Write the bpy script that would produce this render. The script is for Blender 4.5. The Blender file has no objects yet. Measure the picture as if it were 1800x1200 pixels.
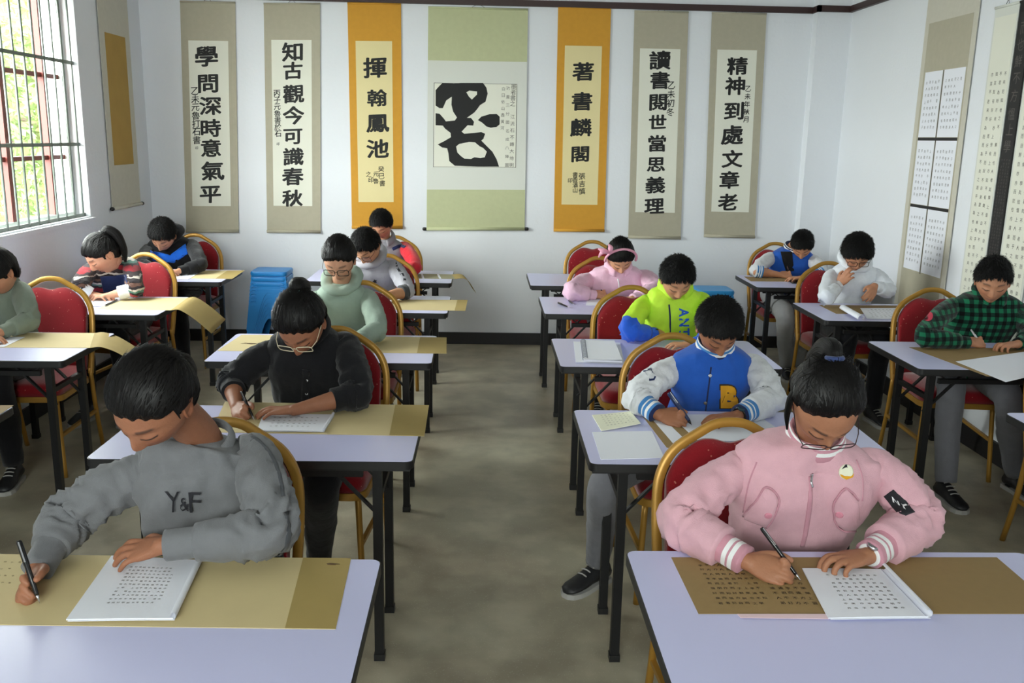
import bpy, math, random, bmesh
import numpy as np
from mathutils import Vector, Matrix, noise
from mathutils.bvhtree import BVHTree

scene = bpy.context.scene
COL = scene.collection
random.seed(7)
RAD = math.radians

# ------------------------------------------------------------------ camera
F_PX = 1600.0
CAM_POS = np.array([0.0, 0.0, 1.7309])
PITCH, YAW, ROLL = RAD(12.609), RAD(1.983), RAD(1.154)
_f = np.array([math.sin(YAW) * math.cos(PITCH), math.cos(YAW) * math.cos(PITCH), -math.sin(PITCH)])
_r = np.array([math.cos(YAW), -math.sin(YAW), 0.0])
_u = np.cross(_r, _f)
_c, _s = math.cos(ROLL), math.sin(ROLL)
RC = np.array([_c * _r + _s * _u, -_s * _r + _c * _u, _f])
cam_data = bpy.data.cameras.new('camera')
cam_data.sensor_width = 36.0
cam_data.lens = F_PX / 1800.0 * 36.0
cam_data.clip_start = 0.05
cam = bpy.data.objects.new('camera', cam_data)
COL.objects.link(cam)
M = Matrix.Identity(4)
for i in range(3):
    M[i][0], M[i][1], M[i][2], M[i][3] = RC[0][i], RC[1][i], -RC[2][i], CAM_POS[i]
cam.matrix_world = M
scene.camera = cam

# ------------------------------------------------------------------ view and world
scene.view_settings.view_transform = 'Standard'
scene.view_settings.look = 'None'
scene.view_settings.gamma = 1.0
scene.view_settings.use_curve_mapping = False
scene.view_settings.exposure = 0.50
world = bpy.data.worlds.new('overcast_sky')
scene.world = world
world.use_nodes = True
bg = world.node_tree.nodes['Background']
bg.inputs[0].default_value = (0.965, 0.975, 0.95, 1)
bg.inputs[1].default_value = 24.0
scene.cycles.max_bounces = 10
scene.cycles.diffuse_bounces = 6
scene.cycles.glossy_bounces = 3
scene.cycles.transparent_max_bounces = 12
scene.cycles.transmission_bounces = 6
scene.cycles.caustics_reflective = False
scene.cycles.caustics_refractive = False
scene.cycles.sample_clamp_indirect = 6.0

XL, XR, YB, YF, ZC = -2.72, 2.90, 7.63, -2.2, 3.35      # room box
def portal(name, loc, size, rot):
    l = bpy.data.lights.new(name, 'AREA')
    l.shape = 'RECTANGLE'; l.size, l.size_y = size
    l.cycles.is_portal = True
    o = bpy.data.objects.new(name, l); COL.objects.link(o)
    o.location = loc; o.rotation_euler = rot
WIN1 = (4.30, 6.44, 1.135, 2.78)
portal('window_daylight_portal', (XL - .22, (WIN1[0] + WIN1[1]) / 2, (WIN1[2] + WIN1[3]) / 2), (WIN1[3] - WIN1[2], WIN1[1] - WIN1[0]), (0, RAD(-90), 0))
FILL_WIN = (-1.75, .35, 1.6, 2.75)  # opening added behind the camera, sized and placed for fill light
portal('window_daylight_portal', ((FILL_WIN[0] + FILL_WIN[1]) / 2, YF - .22, (FILL_WIN[2] + FILL_WIN[3]) / 2), (FILL_WIN[1] - FILL_WIN[0], FILL_WIN[3] - FILL_WIN[2]), (RAD(90), 0, 0))

# ------------------------------------------------------------------ pixel <-> world
def ray(u, v):
    d = RC.T @ np.array([(u - 900) / F_PX, -(v - 600) / F_PX, 1.0])
    return d
def unp(u, v, plane, val):
    d = ray(u, v); i = 'xyz'.index(plane)
    return CAM_POS + d * (val - CAM_POS[i]) / d[i]
def tz(u, v, z=0.7515):
    return unp(u, v, 'z', z)

# ------------------------------------------------------------------ materials
def lin(c):
    return tuple(((x / 255) / 12.92 if x / 255 <= .04045 else ((x / 255 + .055) / 1.055) ** 2.4) for x in c)
_mats = {}
def mat(name, rgb, rough=.6, var=.0, vscale=8.0, bump=.0, bscale=60.0, metal=0.0, spec=.5, sheen=0.0, bump2=.0, b2scale=12.0, coat=0.0):
    if name in _mats: return _mats[name]
    m = bpy.data.materials.new(name); m.use_nodes = True
    nt = m.node_tree; b = nt.nodes['Principled BSDF']
    c = lin(rgb)
    b.inputs['Base Color'].default_value = (*c, 1)
    b.inputs['Roughness'].default_value = rough
    b.inputs['Metallic'].default_value = metal
    b.inputs['Specular IOR Level'].default_value = spec
    if sheen: b.inputs['Sheen Weight'].default_value = sheen
    if coat: b.inputs['Coat Weight'].default_value = coat
    tc = nt.nodes.new('ShaderNodeTexCoord')
    if var:
        n = nt.nodes.new('ShaderNodeTexNoise'); n.inputs['Scale'].default_value = vscale; n.inputs['Detail'].default_value = 5
        nt.links.new(tc.outputs['Object'], n.inputs['Vector'])
        mx = nt.nodes.new('ShaderNodeMix'); mx.data_type = 'RGBA'
        mx.inputs[6].default_value = (*[x * (1 - var) for x in c], 1)
        mx.inputs[7].default_value = (*[min(1, x * (1 + var)) for x in c], 1)
        nt.links.new(n.outputs['Fac'], mx.inputs[0]); nt.links.new(mx.outputs[2], b.inputs['Base Color'])
    last = None
    for bs, sc in ((bump2, b2scale), (bump, bscale)):
        if bs:
            n = nt.nodes.new('ShaderNodeTexNoise'); n.inputs['Scale'].default_value = sc; n.inputs['Detail'].default_value = 3
            nt.links.new(tc.outputs['Object'], n.inputs['Vector'])
            bp = nt.nodes.new('ShaderNodeBump'); bp.inputs['Strength'].default_value = 1; bp.inputs['Distance'].default_value = bs
            nt.links.new(n.outputs['Fac'], bp.inputs['Height'])
            if last: nt.links.new(last.outputs[0], bp.inputs['Normal'])
            last = bp
    if last: nt.links.new(last.outputs[0], b.inputs['Normal'])
    _mats[name] = m
    return m
def fabric(name, rgb, **k):
    d = dict(rough=.92, spec=.2, var=.12, vscale=25, bump=.0008, bscale=420, bump2=.006, b2scale=16, sheen=.15)
    d.update(k)
    return mat(name, rgb, **d)

M_WALL = mat('white_plaster', (228, 231, 236), .9, var=.03, vscale=1.6, bump=.002, bscale=40)
M_CEIL = mat('ceiling_white', (190, 190, 188), .95)
M_RAIL = mat('dark_red_brown_rail', (52, 30, 28), .5)
M_BASE = mat('black_skirting', (22, 20, 22), .55)
M_TOP = mat('white_laminate', (200, 201, 236), .3, var=.02, vscale=3, spec=.4)
M_BLACK = mat('black_edge', (20, 20, 22), .45)
M_BLKMET = mat('black_powder_metal', (16, 16, 18), .5, spec=.4)
M_GOLD = mat('gold_painted_metal', (172, 128, 52), .38, metal=.35, var=.12, vscale=20)
M_RED = mat('red_velvet', (132, 10, 24), .85, var=.16, vscale=300, bump=.001, bscale=300, sheen=.4, spec=.2)
def velvet_dots(m):
    nt = m.node_tree; b = nt.nodes['Principled BSDF']; src = b.inputs['Base Color'].links[0].from_socket
    tc = nt.nodes.new('ShaderNodeTexCoord'); v = nt.nodes.new('ShaderNodeTexVoronoi'); v.inputs['Scale'].default_value = 42; nt.links.new(tc.outputs['Object'], v.inputs['Vector'])
    r = nt.nodes.new('ShaderNodeValToRGB'); r.color_ramp.elements[0].position = .07; r.color_ramp.elements[1].position = .12; r.color_ramp.elements[0].color = (.55, .55, .55, 1); r.color_ramp.elements[1].color = (0, 0, 0, 1)
    nt.links.new(v.outputs['Distance'], r.inputs[0]); x = nt.nodes.new('ShaderNodeMix'); x.data_type = 'RGBA'; x.inputs[7].default_value = (*lin((222, 150, 130)), 1)
    nt.links.new(r.outputs[0], x.inputs[0]); nt.links.new(src, x.inputs[6]); nt.links.new(x.outputs[2], b.inputs['Base Color'])
velvet_dots(M_RED)
M_KRAFT = mat('kraft_paper', (146, 120, 76), .8, var=.06, vscale=40)
M_XUAN = mat('yellow_xuan_paper', (205, 187, 140), .8, var=.05, vscale=12)
M_XUAND = mat('dark_gold_panel', (164, 142, 84), .8, var=.08, vscale=10)
M_PAPER = mat('white_paper', (232, 234, 242), .75)
M_CREAM = mat('cream_paper', (232, 232, 208), .8)
M_INK = mat('black_ink', (18, 18, 18), .7)
M_INKG = mat('faded_ink', (92, 88, 84), .8)
M_INKB = mat('brown_ink', (95, 72, 42), .8)
M_HAIR = None
M_PENB = mat('black_plastic', (18, 18, 20), .25)
M_STEEL = mat('bright_steel', (200, 200, 205), .25, metal=1.0)
M_WIRE = mat('thin_frame_metal', (60, 44, 48), .3, metal=.6)
M_SKIN = None

def skin_material():
    m = bpy.data.materials.new('skin'); m.use_nodes = True
    nt = m.node_tree; b = nt.nodes['Principled BSDF']
    at = nt.nodes.new('ShaderNodeAttribute'); at.attribute_name = 'tint'
    tc = nt.nodes.new('ShaderNodeTexCoord')
    n = nt.nodes.new('ShaderNodeTexNoise'); n.inputs['Scale'].default_value = 45; n.inputs['Detail'].default_value = 4
    nt.links.new(tc.outputs['Object'], n.inputs['Vector'])
    mx = nt.nodes.new('ShaderNodeMix'); mx.data_type = 'RGBA'; mx.blend_type = 'MULTIPLY'; mx.inputs[0].default_value = 1
    cr = nt.nodes.new('ShaderNodeValToRGB')
    cr.color_ramp.elements[0].color = (.88, .84, .82, 1); cr.color_ramp.elements[1].color = (1.08, 1.06, 1.05, 1)
    nt.links.new(n.outputs['Fac'], cr.inputs[0])
    nt.links.new(at.outputs['Color'], mx.inputs[6]); nt.links.new(cr.outputs[0], mx.inputs[7])
    nt.links.new(mx.outputs[2], b.inputs['Base Color'])
    b.inputs['Roughness'].default_value = .55
    b.inputs['Specular IOR Level'].default_value = .35
    b.inputs['Subsurface Weight'].default_value = .06
    b.inputs['Subsurface Radius'].default_value = (.012, .005, .003)
    n2 = nt.nodes.new('ShaderNodeTexNoise'); n2.inputs['Scale'].default_value = 260
    nt.links.new(tc.outputs['Object'], n2.inputs['Vector'])
    bp = nt.nodes.new('ShaderNodeBump'); bp.inputs['Distance'].default_value = .0006
    nt.links.new(n2.outputs['Fac'], bp.inputs['Height']); nt.links.new(bp.outputs[0], b.inputs['Normal'])
    return m
M_SKIN = skin_material()
def hair_material(name, rgb, rough=.42):
    m = bpy.data.materials.new(name); m.use_nodes = True
    nt = m.node_tree; b = nt.nodes['Principled BSDF']
    b.inputs['Base Color'].default_value = (*lin(rgb), 1)
    b.inputs['Roughness'].default_value = rough
    b.inputs['Specular IOR Level'].default_value = .2
    at = nt.nodes.new('ShaderNodeAttribute'); at.attribute_name = 'strand'
    n = nt.nodes.new('ShaderNodeTexNoise'); n.inputs['Scale'].default_value = 1; n.inputs['Detail'].default_value = 4
    nt.links.new(at.outputs['Vector'], n.inputs['Vector'])
    bp = nt.nodes.new('ShaderNodeBump'); bp.inputs['Distance'].default_value = .004; bp.inputs['Strength'].default_value = .9
    nt.links.new(n.outputs['Fac'], bp.inputs['Height']); nt.links.new(bp.outputs[0], b.inputs['Normal'])
    return m
M_HAIR = hair_material('black_hair', (12, 10, 10), .46)
M_HAIRB = hair_material('cropped_black_hair', (11, 10, 10), .62)

# ------------------------------------------------------------------ mesh builder
def nrm(v):
    v = np.asarray(v, float); n = np.linalg.norm(v)
    return v / n if n > 1e-12 else v
def catmull(ctrl, n, alpha=None):
    P = np.asarray(ctrl, float)
    if len(P) < 3: return np.array([P[0] + (P[-1] - P[0]) * t for t in np.linspace(0, 1, n)])
    E = np.vstack([2 * P[0] - P[1], P, 2 * P[-1] - P[-2]])
    out = []
    for t in np.linspace(0, len(P) - 1, n):
        i = min(int(t), len(P) - 2); f = t - i
        a, b, c, d = E[i], E[i + 1], E[i + 2], E[i + 3]
        out.append(.5 * ((2 * b) + (c - a) * f + (2 * a - 5 * b + 4 * c - d) * f * f + (3 * b - a - 3 * c + d) * f ** 3))
    return np.array(out)

class MB:
    def __init__(s): s.v = []; s.f = []; s.m = []
    def add(s, verts, faces, mi=0):
        o = len(s.v); s.v.extend([tuple(map(float, p)) for p in verts])
        for k, f in enumerate(faces):
            s.f.append(tuple(i + o for i in f)); s.m.append(mi[k] if isinstance(mi, (list, tuple)) else mi)
        return s
    def box(s, c, size, R=None, mi=0, bev=0.0):
        hx, hy, hz = [x / 2 for x in size]
        if bev:
            bm = bmesh.new(); bmesh.ops.create_cube(bm, size=1)
            for v in bm.verts: v.co = Vector((v.co.x * size[0], v.co.y * size[1], v.co.z * size[2]))
            bmesh.ops.bevel(bm, geom=bm.edges[:], offset=bev, segments=2, profile=.5, affect='EDGES')
            bm.verts.index_update()
            V = np.array([v.co[:] for v in bm.verts]); Fc = [[v.index for v in f.verts] for f in bm.faces]; bm.free()
        else:
            V = np.array([(x, y, z) for x in (-hx, hx) for y in (-hy, hy) for z in (-hz, hz)])
            Fc = [(0, 1, 3, 2), (4, 6, 7, 5), (0, 4, 5, 1), (2, 3, 7, 6), (0, 2, 6, 4), (1, 5, 7, 3)]
        if R is not None: V = V @ np.array(R).T
        return s.add(V + np.array(c), Fc, mi)
    def bar(s, a, b, w, h=None, mi=0, up=(0, 0, 1)):
        a = np.array(a, float); b = np.array(b, float); d = b - a; L = np.linalg.norm(d); d /= L
        up = np.array(up, float)
        if abs(d @ up) > .95: up = np.array([0, 1., 0])
        x = nrm(np.cross(up, d)); z = np.cross(d, x)
        return s.box((a + b) / 2, (w, L, h or w), np.array([x, d, z]).T, mi)
    def rings(s, rings, caps=True, mi=0, closed=True):
        n = len(rings[0]); o = len(s.v)
        for r in rings: s.v.extend([tuple(map(float, p)) for p in r])
        for i in range(len(rings) - 1):
            for j in range(n if closed else n - 1):
                k = (j + 1) % n
                s.f.append((o + i * n + j, o + i * n + k, o + (i + 1) * n + k, o + (i + 1) * n + j))
                s.m.append(mi(i / (len(rings) - 1), j / n) if callable(mi) else mi)
        if caps and closed:
            for i, rev in ((0, True), (len(rings) - 1, False)):
                c = np.mean(np.array(rings[i]), axis=0); s.v.append(tuple(c)); ci = len(s.v) - 1
                for j in range(n):
                    k = (j + 1) % n
                    t = (ci, o + i * n + k, o + i * n + j) if rev else (ci, o + i * n + j, o + i * n + k)
                    s.f.append(t); s.m.append(mi(i / (len(rings) - 1), 0) if callable(mi) else mi)
        return s
    def tube(s, pts, rad, seg=12, caps=True, up=(0, 0, 1), mi=0, disp=None, flat=1.0):
        P = np.asarray(pts, float); N = len(P)
        rad = np.full(N, rad) if np.isscalar(rad) else np.asarray(rad, float)
        T = np.gradient(P, axis=0); T = np.array([nrm(t) for t in T])
        up = np.array(up, float)
        if abs(T[0] @ up) > .95: up = np.array([0, 1., .1])
        x = nrm(np.cross(up, T[0])); R = []
        for i in range(N):
            x = nrm(x - T[i] * (x @ T[i])); y = np.cross(T[i], x)
            a = np.linspace(0, 2 * math.pi, seg, endpoint=False)
            rr = rad[i]
            if disp is not None: rr = rr + np.array([disp(i / (N - 1), q) for q in a])
            R.append(P[i] + np.outer(np.cos(a) * rr, x) + np.outer(np.sin(a) * rr * flat, y))
        return s.rings(R, caps, mi)
    def capsule(s, ctrl, rad, n=14, seg=12, up=(0, 0, 1)):
        """tube through control points with hemispherical ends"""
        P = catmull(ctrl, n); r = np.interp(np.linspace(0, len(ctrl) - 1, n), np.arange(len(ctrl)), rad)
        T0 = nrm(P[1] - P[0]); T1 = nrm(P[-1] - P[-2])
        pre = [P[0] - T0 * r[0] * k for k in (.97, .75, .4)]; rp = [r[0] * k for k in (.25, .66, .92)]
        post = [P[-1] + T1 * r[-1] * k for k in (.4, .75, .97)]; rq = [r[-1] * k for k in (.92, .66, .25)]
        return s.tube(np.vstack([pre, P, post]), np.concatenate([rp, r, rq]), seg, True, up)
    def sphere(s, c, r, nu=16, nv=10, R=None):
        r = np.array([r] * 3 if np.isscalar(r) else r, float); rings = []
        for i in range(1, nv):
            th = math.pi * i / nv
            a = np.linspace(0, 2 * math.pi, nu, endpoint=False)
            p = np.stack([np.sin(th) * np.cos(a), np.sin(th) * np.sin(a), np.full(nu, -math.cos(th))], 1) * r
            if R is not None: p = p @ np.array(R).T
            rings.append(p + np.array(c))
        return s.rings(rings, True)
    def lathe(s, prof, c=(0, 0, 0), n=24, caps=True):
        R = []
        a = np.linspace(0, 2 * math.pi, n, endpoint=False)
        for r, z in prof: R.append(np.stack([c[0] + r * np.cos(a), c[1] + r * np.sin(a), np.full(n, c[2] + z)], 1))
        return s.rings(R, caps)
    def prism(s, poly, z0, z1, mi=0, M=None):
        """polygon (list of 2D) extruded between z0 and z1; M maps local to world"""
        n = len(poly)
        V = np.array([(x, y, z0) for x, y in poly] + [(x, y, z1) for x, y in poly], float)
        if M is not None: V = V @ np.array(M[0]).T + np.array(M[1])
        Fc = [tuple(range(n))[::-1], tuple(range(n, 2 * n))] + [(i, (i + 1) % n, n + (i + 1) % n, n + i) for i in range(n)]
        return s.add(V, Fc, mi)
    def grid(s, G, mi=0):
        a, b = len(G), len(G[0]); o = len(s.v)
        for row in G: s.v.extend([tuple(map(float, p)) for p in row])
        for i in range(a - 1):
            for j in range(b - 1):
                s.f.append((o + i * b + j, o + i * b + j + 1, o + (i + 1) * b + j + 1, o + (i + 1) * b + j)); s.m.append(mi)
        return s
    def mesh(s, name='m'):
        me = bpy.data.meshes.new(name); me.from_pydata(s.v, [], s.f); me.update()
        return me
    def build(s, name, mats, parent=None, base=(0, 0, 0), smooth=True, recalc=True, sharp=None):
        me = bpy.data.meshes.new(name)
        V = np.array(s.v, float) - np.array(base, float)
        me.from_pydata([tuple(p) for p in V], [], s.f)
        if not isinstance(mats, (list, tuple)): mats = [mats]
        for m in mats: me.materials.append(m)
        if len(mats) > 1: me.polygons.foreach_set('material_index', np.array(s.m, dtype=np.int32))
        if recalc:
            bm = bmesh.new(); bm.from_mesh(me); bmesh.ops.recalc_face_normals(bm, faces=bm.faces); bm.to_mesh(me); bm.free()
        if smooth: me.polygons.foreach_set('use_smooth', np.ones(len(me.polygons), dtype=bool))
        me.update()
        if smooth and sharp is not None: me.set_sharp_from_angle(angle=RAD(sharp))
        o = bpy.data.objects.new(name, me); COL.objects.link(o)
        if parent is not None: o.parent = parent
        return o
def thing(name, label, cat, loc=(0, 0, 0), rz=0.0, group=None):
    o = bpy.data.objects.new(name, None); COL.objects.link(o)
    o.empty_display_size = .05
    o.location = loc; o.rotation_euler = (0, 0, rz)
    return tag(o, label, cat, group)
def tag(o, label, cat, group=None):
    o['label'] = label; o['category'] = cat
    if group: o['group'] = group
    return o
def struct(o):
    o['kind'] = 'structure'; return o
def dup(root, loc, rz, label, group=None):
    r = root.copy(); COL.objects.link(r); r.location = loc; r.rotation_euler = (0, 0, rz); r['label'] = label
    if group: r['group'] = group
    for ch in list(root.children):
        c = ch.copy(); COL.objects.link(c); c.parent = r
        for g in list(ch.children):
            d = g.copy(); COL.objects.link(d); d.parent = c
    return r
def solid(G, t=.0006, n=(0, 0, 1)):
    """thin sheet of thickness t from a grid of points"""
    n = np.array(n, float); G = np.asarray(G, float); a, b = G.shape[:2]
    mb = MB(); mb.grid(G); k = len(mb.v)
    mb.grid(G - n * t)
    idx = lambda i, j: i * b + j
    ring = [idx(0, j) for j in range(b)] + [idx(i, b - 1) for i in range(1, a)] + [idx(a - 1, j) for j in range(b - 2, -1, -1)] + [idx(i, 0) for i in range(a - 2, 0, -1)]
    for q in range(len(ring)):
        p, r = ring[q], ring[(q + 1) % len(ring)]
        mb.f.append((p, r, k + r, k + p)); mb.m.append(0)
    return mb

# ------------------------------------------------------------------ text
_tc = {}
def text2d(s, bold=0.0, res=2):
    key = (s, bold, res)
    if key in _tc: return _tc[key]
    c = bpy.data.curves.new('t', 'FONT'); c.body = s; c.resolution_u = res; c.offset = bold
    o = bpy.data.objects.new('t', c); COL.objects.link(o)
    bpy.context.view_layer.update()
    me = bpy.data.meshes.new_from_object(o.evaluated_get(bpy.context.evaluated_depsgraph_get()))
    V = np.array([v.co[:2] for v in me.vertices]); Fc = [tuple(p.vertices) for p in me.polygons]
    bpy.data.objects.remove(o); bpy.data.curves.remove(c); bpy.data.meshes.remove(me)
    if len(V):
        lo, hi = V.min(0), V.max(0); V = (V - (lo + hi) / 2) / max((hi - lo).max(), 1e-6)
    _tc[key] = (V, Fc)
    return V, Fc
def shape2d(outlines):
    c = bpy.data.curves.new('t', 'CURVE'); c.dimensions = '2D'; c.fill_mode = 'BOTH'
    for ol in outlines:
        sp = c.splines.new('POLY'); sp.points.add(len(ol) - 1); sp.use_cyclic_u = True
        for p, q in zip(sp.points, ol): p.co = (q[0], q[1], 0, 1)
    o = bpy.data.objects.new('t', c); COL.objects.link(o)
    bpy.context.view_layer.update()
    me = bpy.data.meshes.new_from_object(o.evaluated_get(bpy.context.evaluated_depsgraph_get()))
    V = np.array([v.co[:2] for v in me.vertices]); Fc = [tuple(p.vertices) for p in me.polygons]
    bpy.data.objects.remove(o); bpy.data.curves.remove(c); bpy.data.meshes.remove(me)
    return V, Fc
PHRASE = '學而時習之不亦說乎有朋自遠方來不亦樂乎人不知而不慍不亦君子乎其為人也孝弟而好犯上者鮮矣'
def print_on(target, mb, m):
    """add printed or written marks to the mesh of the sheet they stand on, as a second material"""
    base = Vector(target.parent.location)
    me = target.data; slot = len(me.materials); me.materials.append(m)
    V = [tuple(v.co) for v in me.vertices]; Fc = [tuple(p.vertices) for p in me.polygons]; mi = [p.material_index for p in me.polygons]; n = len(V)
    sm = [p.use_smooth for p in me.polygons]
    V += [tuple(Vector(p) - base) for p in mb.v]; Fc += [tuple(i + n for i in f) for f in mb.f]; mi += [slot] * len(mb.f); sm += [False] * len(mb.f)
    mats = list(me.materials); new = bpy.data.meshes.new(me.name); new.from_pydata(V, [], Fc)
    for q in mats: new.materials.append(q)
    new.polygons.foreach_set('material_index', np.array(mi, dtype=np.int32)); new.polygons.foreach_set('use_smooth', np.array(sm, dtype=bool)); new.update()
    if any(sm): new.set_sharp_from_angle(angle=RAD(40))
    target.data = new

# ------------------------------------------------------------------ room
def floor_material():
    m = bpy.data.materials.new('worn_terrazzo'); m.use_nodes = True
    nt = m.node_tree; b = nt.nodes['Principled BSDF']; tc = nt.nodes.new('ShaderNodeTexCoord')
    def noi(scale, detail=6):
        n = nt.nodes.new('ShaderNodeTexNoise'); n.inputs['Scale'].default_value = scale; n.inputs['Detail'].default_value = detail
        nt.links.new(tc.outputs['Object'], n.inputs['Vector']); return n
    def ramp(n, a, ca, bb, cb):
        r = nt.nodes.new('ShaderNodeValToRGB'); r.color_ramp.elements[0].position = a; r.color_ramp.elements[1].position = bb
        r.color_ramp.elements[0].color = (*lin(ca), 1); r.color_ramp.elements[1].color = (*lin(cb), 1)
        nt.links.new(n.outputs[0], r.inputs[0]); return r
    base = ramp(noi(1.6), .32, (154, 142, 122), .68, (196, 190, 166))
    stain = ramp(noi(4.5, 8), .42, (150, 150, 150), .62, (255, 255, 255))
    mx = nt.nodes.new('ShaderNodeMix'); mx.data_type = 'RGBA'; mx.blend_type = 'MULTIPLY'; mx.inputs[0].default_value = .34
    nt.links.new(base.outputs[0], mx.inputs[6]); nt.links.new(stain.outputs[0], mx.inputs[7])
    vo = nt.nodes.new('ShaderNodeTexVoronoi'); vo.inputs['Scale'].default_value = 95
    nt.links.new(tc.outputs['Object'], vo.inputs['Vector'])
    sp = nt.nodes.new('ShaderNodeValToRGB'); sp.color_ramp.elements[0].position = .08; sp.color_ramp.elements[1].position = .2
    sp.color_ramp.elements[0].color = (.55, .55, .55, 1); sp.color_ramp.elements[1].color = (0, 0, 0, 1)
    nt.links.new(vo.outputs['Distance'], sp.inputs[0])
    m2 = nt.nodes.new('ShaderNodeMix'); m2.data_type = 'RGBA'
    nt.links.new(sp.outputs[0], m2.inputs[0]); nt.links.new(mx.outputs[2], m2.inputs[6]); m2.inputs[7].default_value = (*lin((200, 196, 176)), 1)
    nt.links.new(m2.outputs[2], b.inputs['Base Color'])
    b.inputs['Roughness'].default_value = .4
    b.inputs['Specular IOR Level'].default_value = .45
    return m
M_FLOOR = floor_material()
mb = MB(); mb.box(((XL + XR) / 2, (YB + YF) / 2, -.05), (XR - XL + .5, YB - YF + .5, .1)); struct(mb.build('floor', M_FLOOR, smooth=False))
mb = MB(); mb.box(((XL + XR) / 2, (YB + YF) / 2, ZC + .05), (XR - XL + .5, YB - YF + .5, .1)); struct(mb.build('ceiling', M_CEIL, smooth=False))
T = .24
mb = MB(); mb.box(((XL + XR) / 2, YB + T / 2, ZC / 2), (XR - XL + 2 * T, T, ZC)); struct(mb.build('wall_back', M_WALL, smooth=False))
mb = MB(); mb.box((XR + T / 2, (YB + YF) / 2, ZC / 2), (T, YB - YF, ZC)); struct(mb.build('wall_right', M_WALL, smooth=False))
def wall_with_holes(name, lo, hi, holes, place):
    """wall between lo and hi along its length, rectangular holes (a0,a1,z0,z1); place(a,z,size_a,size_z) -> box args"""
    mb = MB(); cuts = sorted(holes); a = lo
    for (a0, a1, z0, z1) in cuts:
        if a0 > a: mb.box(*place((a + a0) / 2, ZC / 2, a0 - a, ZC))
        mb.box(*place((a0 + a1) / 2, z0 / 2, a1 - a0, z0)); mb.box(*place((a0 + a1) / 2, (z1 + ZC) / 2, a1 - a0, ZC - z1)); a = a1
    if a < hi: mb.box(*place((a + hi) / 2, ZC / 2, hi - a, ZC))
    return struct(mb.build(name, M_WALL, smooth=False))
wall_with_holes('wall_left', YF, YB, [WIN1], lambda a, z, sa, sz: ((XL - T / 2, a, z), (T, sa, sz)))
wall_with_holes('wall_front', XL - T, XR + T, [FILL_WIN], lambda a, z, sa, sz: ((a, YF - T / 2, z), (sa, T, sz)))
# pier in the far right corner
mb = MB(); mb.box((2.765, YB - .06, ZC / 2), (.27, .12, ZC)); struct(mb.build('trim_1', M_WALL, smooth=False))
# picture rail: back wall, round the pier, right wall
def rail_seg(mb, a, b, d, z0=2.748, z1=2.795):
    mb.box(((a[0] + b[0]) / 2, (a[1] + b[1]) / 2, (z0 + z1) / 2), (abs(b[0] - a[0]) + d, abs(b[1] - a[1]) + d, z1 - z0))
mb = MB(); rail_seg(mb, (XL + .02, YB - .015), (2.63, YB - .015), .03); rail_seg(mb, (2.63, YB - .015), (2.63, YB - .135), .03)
rail_seg(mb, (2.63, YB - .135), (XR - .02, YB - .135), .03); rail_seg(mb, (XR - .015, YB - .135), (XR - .015, YF + .02), .03)
struct(mb.build('trim_2', M_RAIL, smooth=False))
mb = MB(); mb.box(((XL + 2.63) / 2, YB - .009, .05), (2.63 - XL, .018, .1)); struct(mb.build('baseboard_back', M_BASE, smooth=False))
mb = MB(); mb.box((XL + .009, (YB + YF) / 2, .05), (.018, YB - YF - .04, .1)); struct(mb.build('baseboard_left', M_BASE, smooth=False))
mb = MB(); mb.box((XR - .009, (YB + YF) / 2 - .07, .06), (.018, YB - YF - .2, .12)); mb.box((2.765, YB - .129, .06), (.27, .018, .12)); struct(mb.build('baseboard_right', M_BASE, smooth=False))

# window: aluminium frame, red brown sashes, panes and a steel grille on the room side
M_ALU = mat('pale_aluminium', (205, 212, 206), .4, metal=.3)
M_SASH = mat('red_brown_sash', (120, 50, 42), .45)
M_GRILLE = mat('grey_green_steel_bar', (118, 126, 120), .4, metal=.5)
def glass_material():
    m = bpy.data.materials.new('window_glass'); m.use_nodes = True; nt = m.node_tree
    nt.nodes.remove(nt.nodes['Principled BSDF'])
    tr = nt.nodes.new('ShaderNodeBsdfTransparent'); tr.inputs[0].default_value = (.93, .96, .95, 1)
    gl = nt.nodes.new('ShaderNodeBsdfGlossy'); gl.inputs['Roughness'].default_value = .02
    mx = nt.nodes.new('ShaderNodeMixShader'); mx.inputs[0].default_value = .06
    nt.links.new(tr.outputs[0], mx.inputs[1]); nt.links.new(gl.outputs[0], mx.inputs[2])
    nt.links.new(mx.outputs[0], nt.nodes['Material Output'].inputs[0])
    return m
M_GLASS = glass_material()
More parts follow.
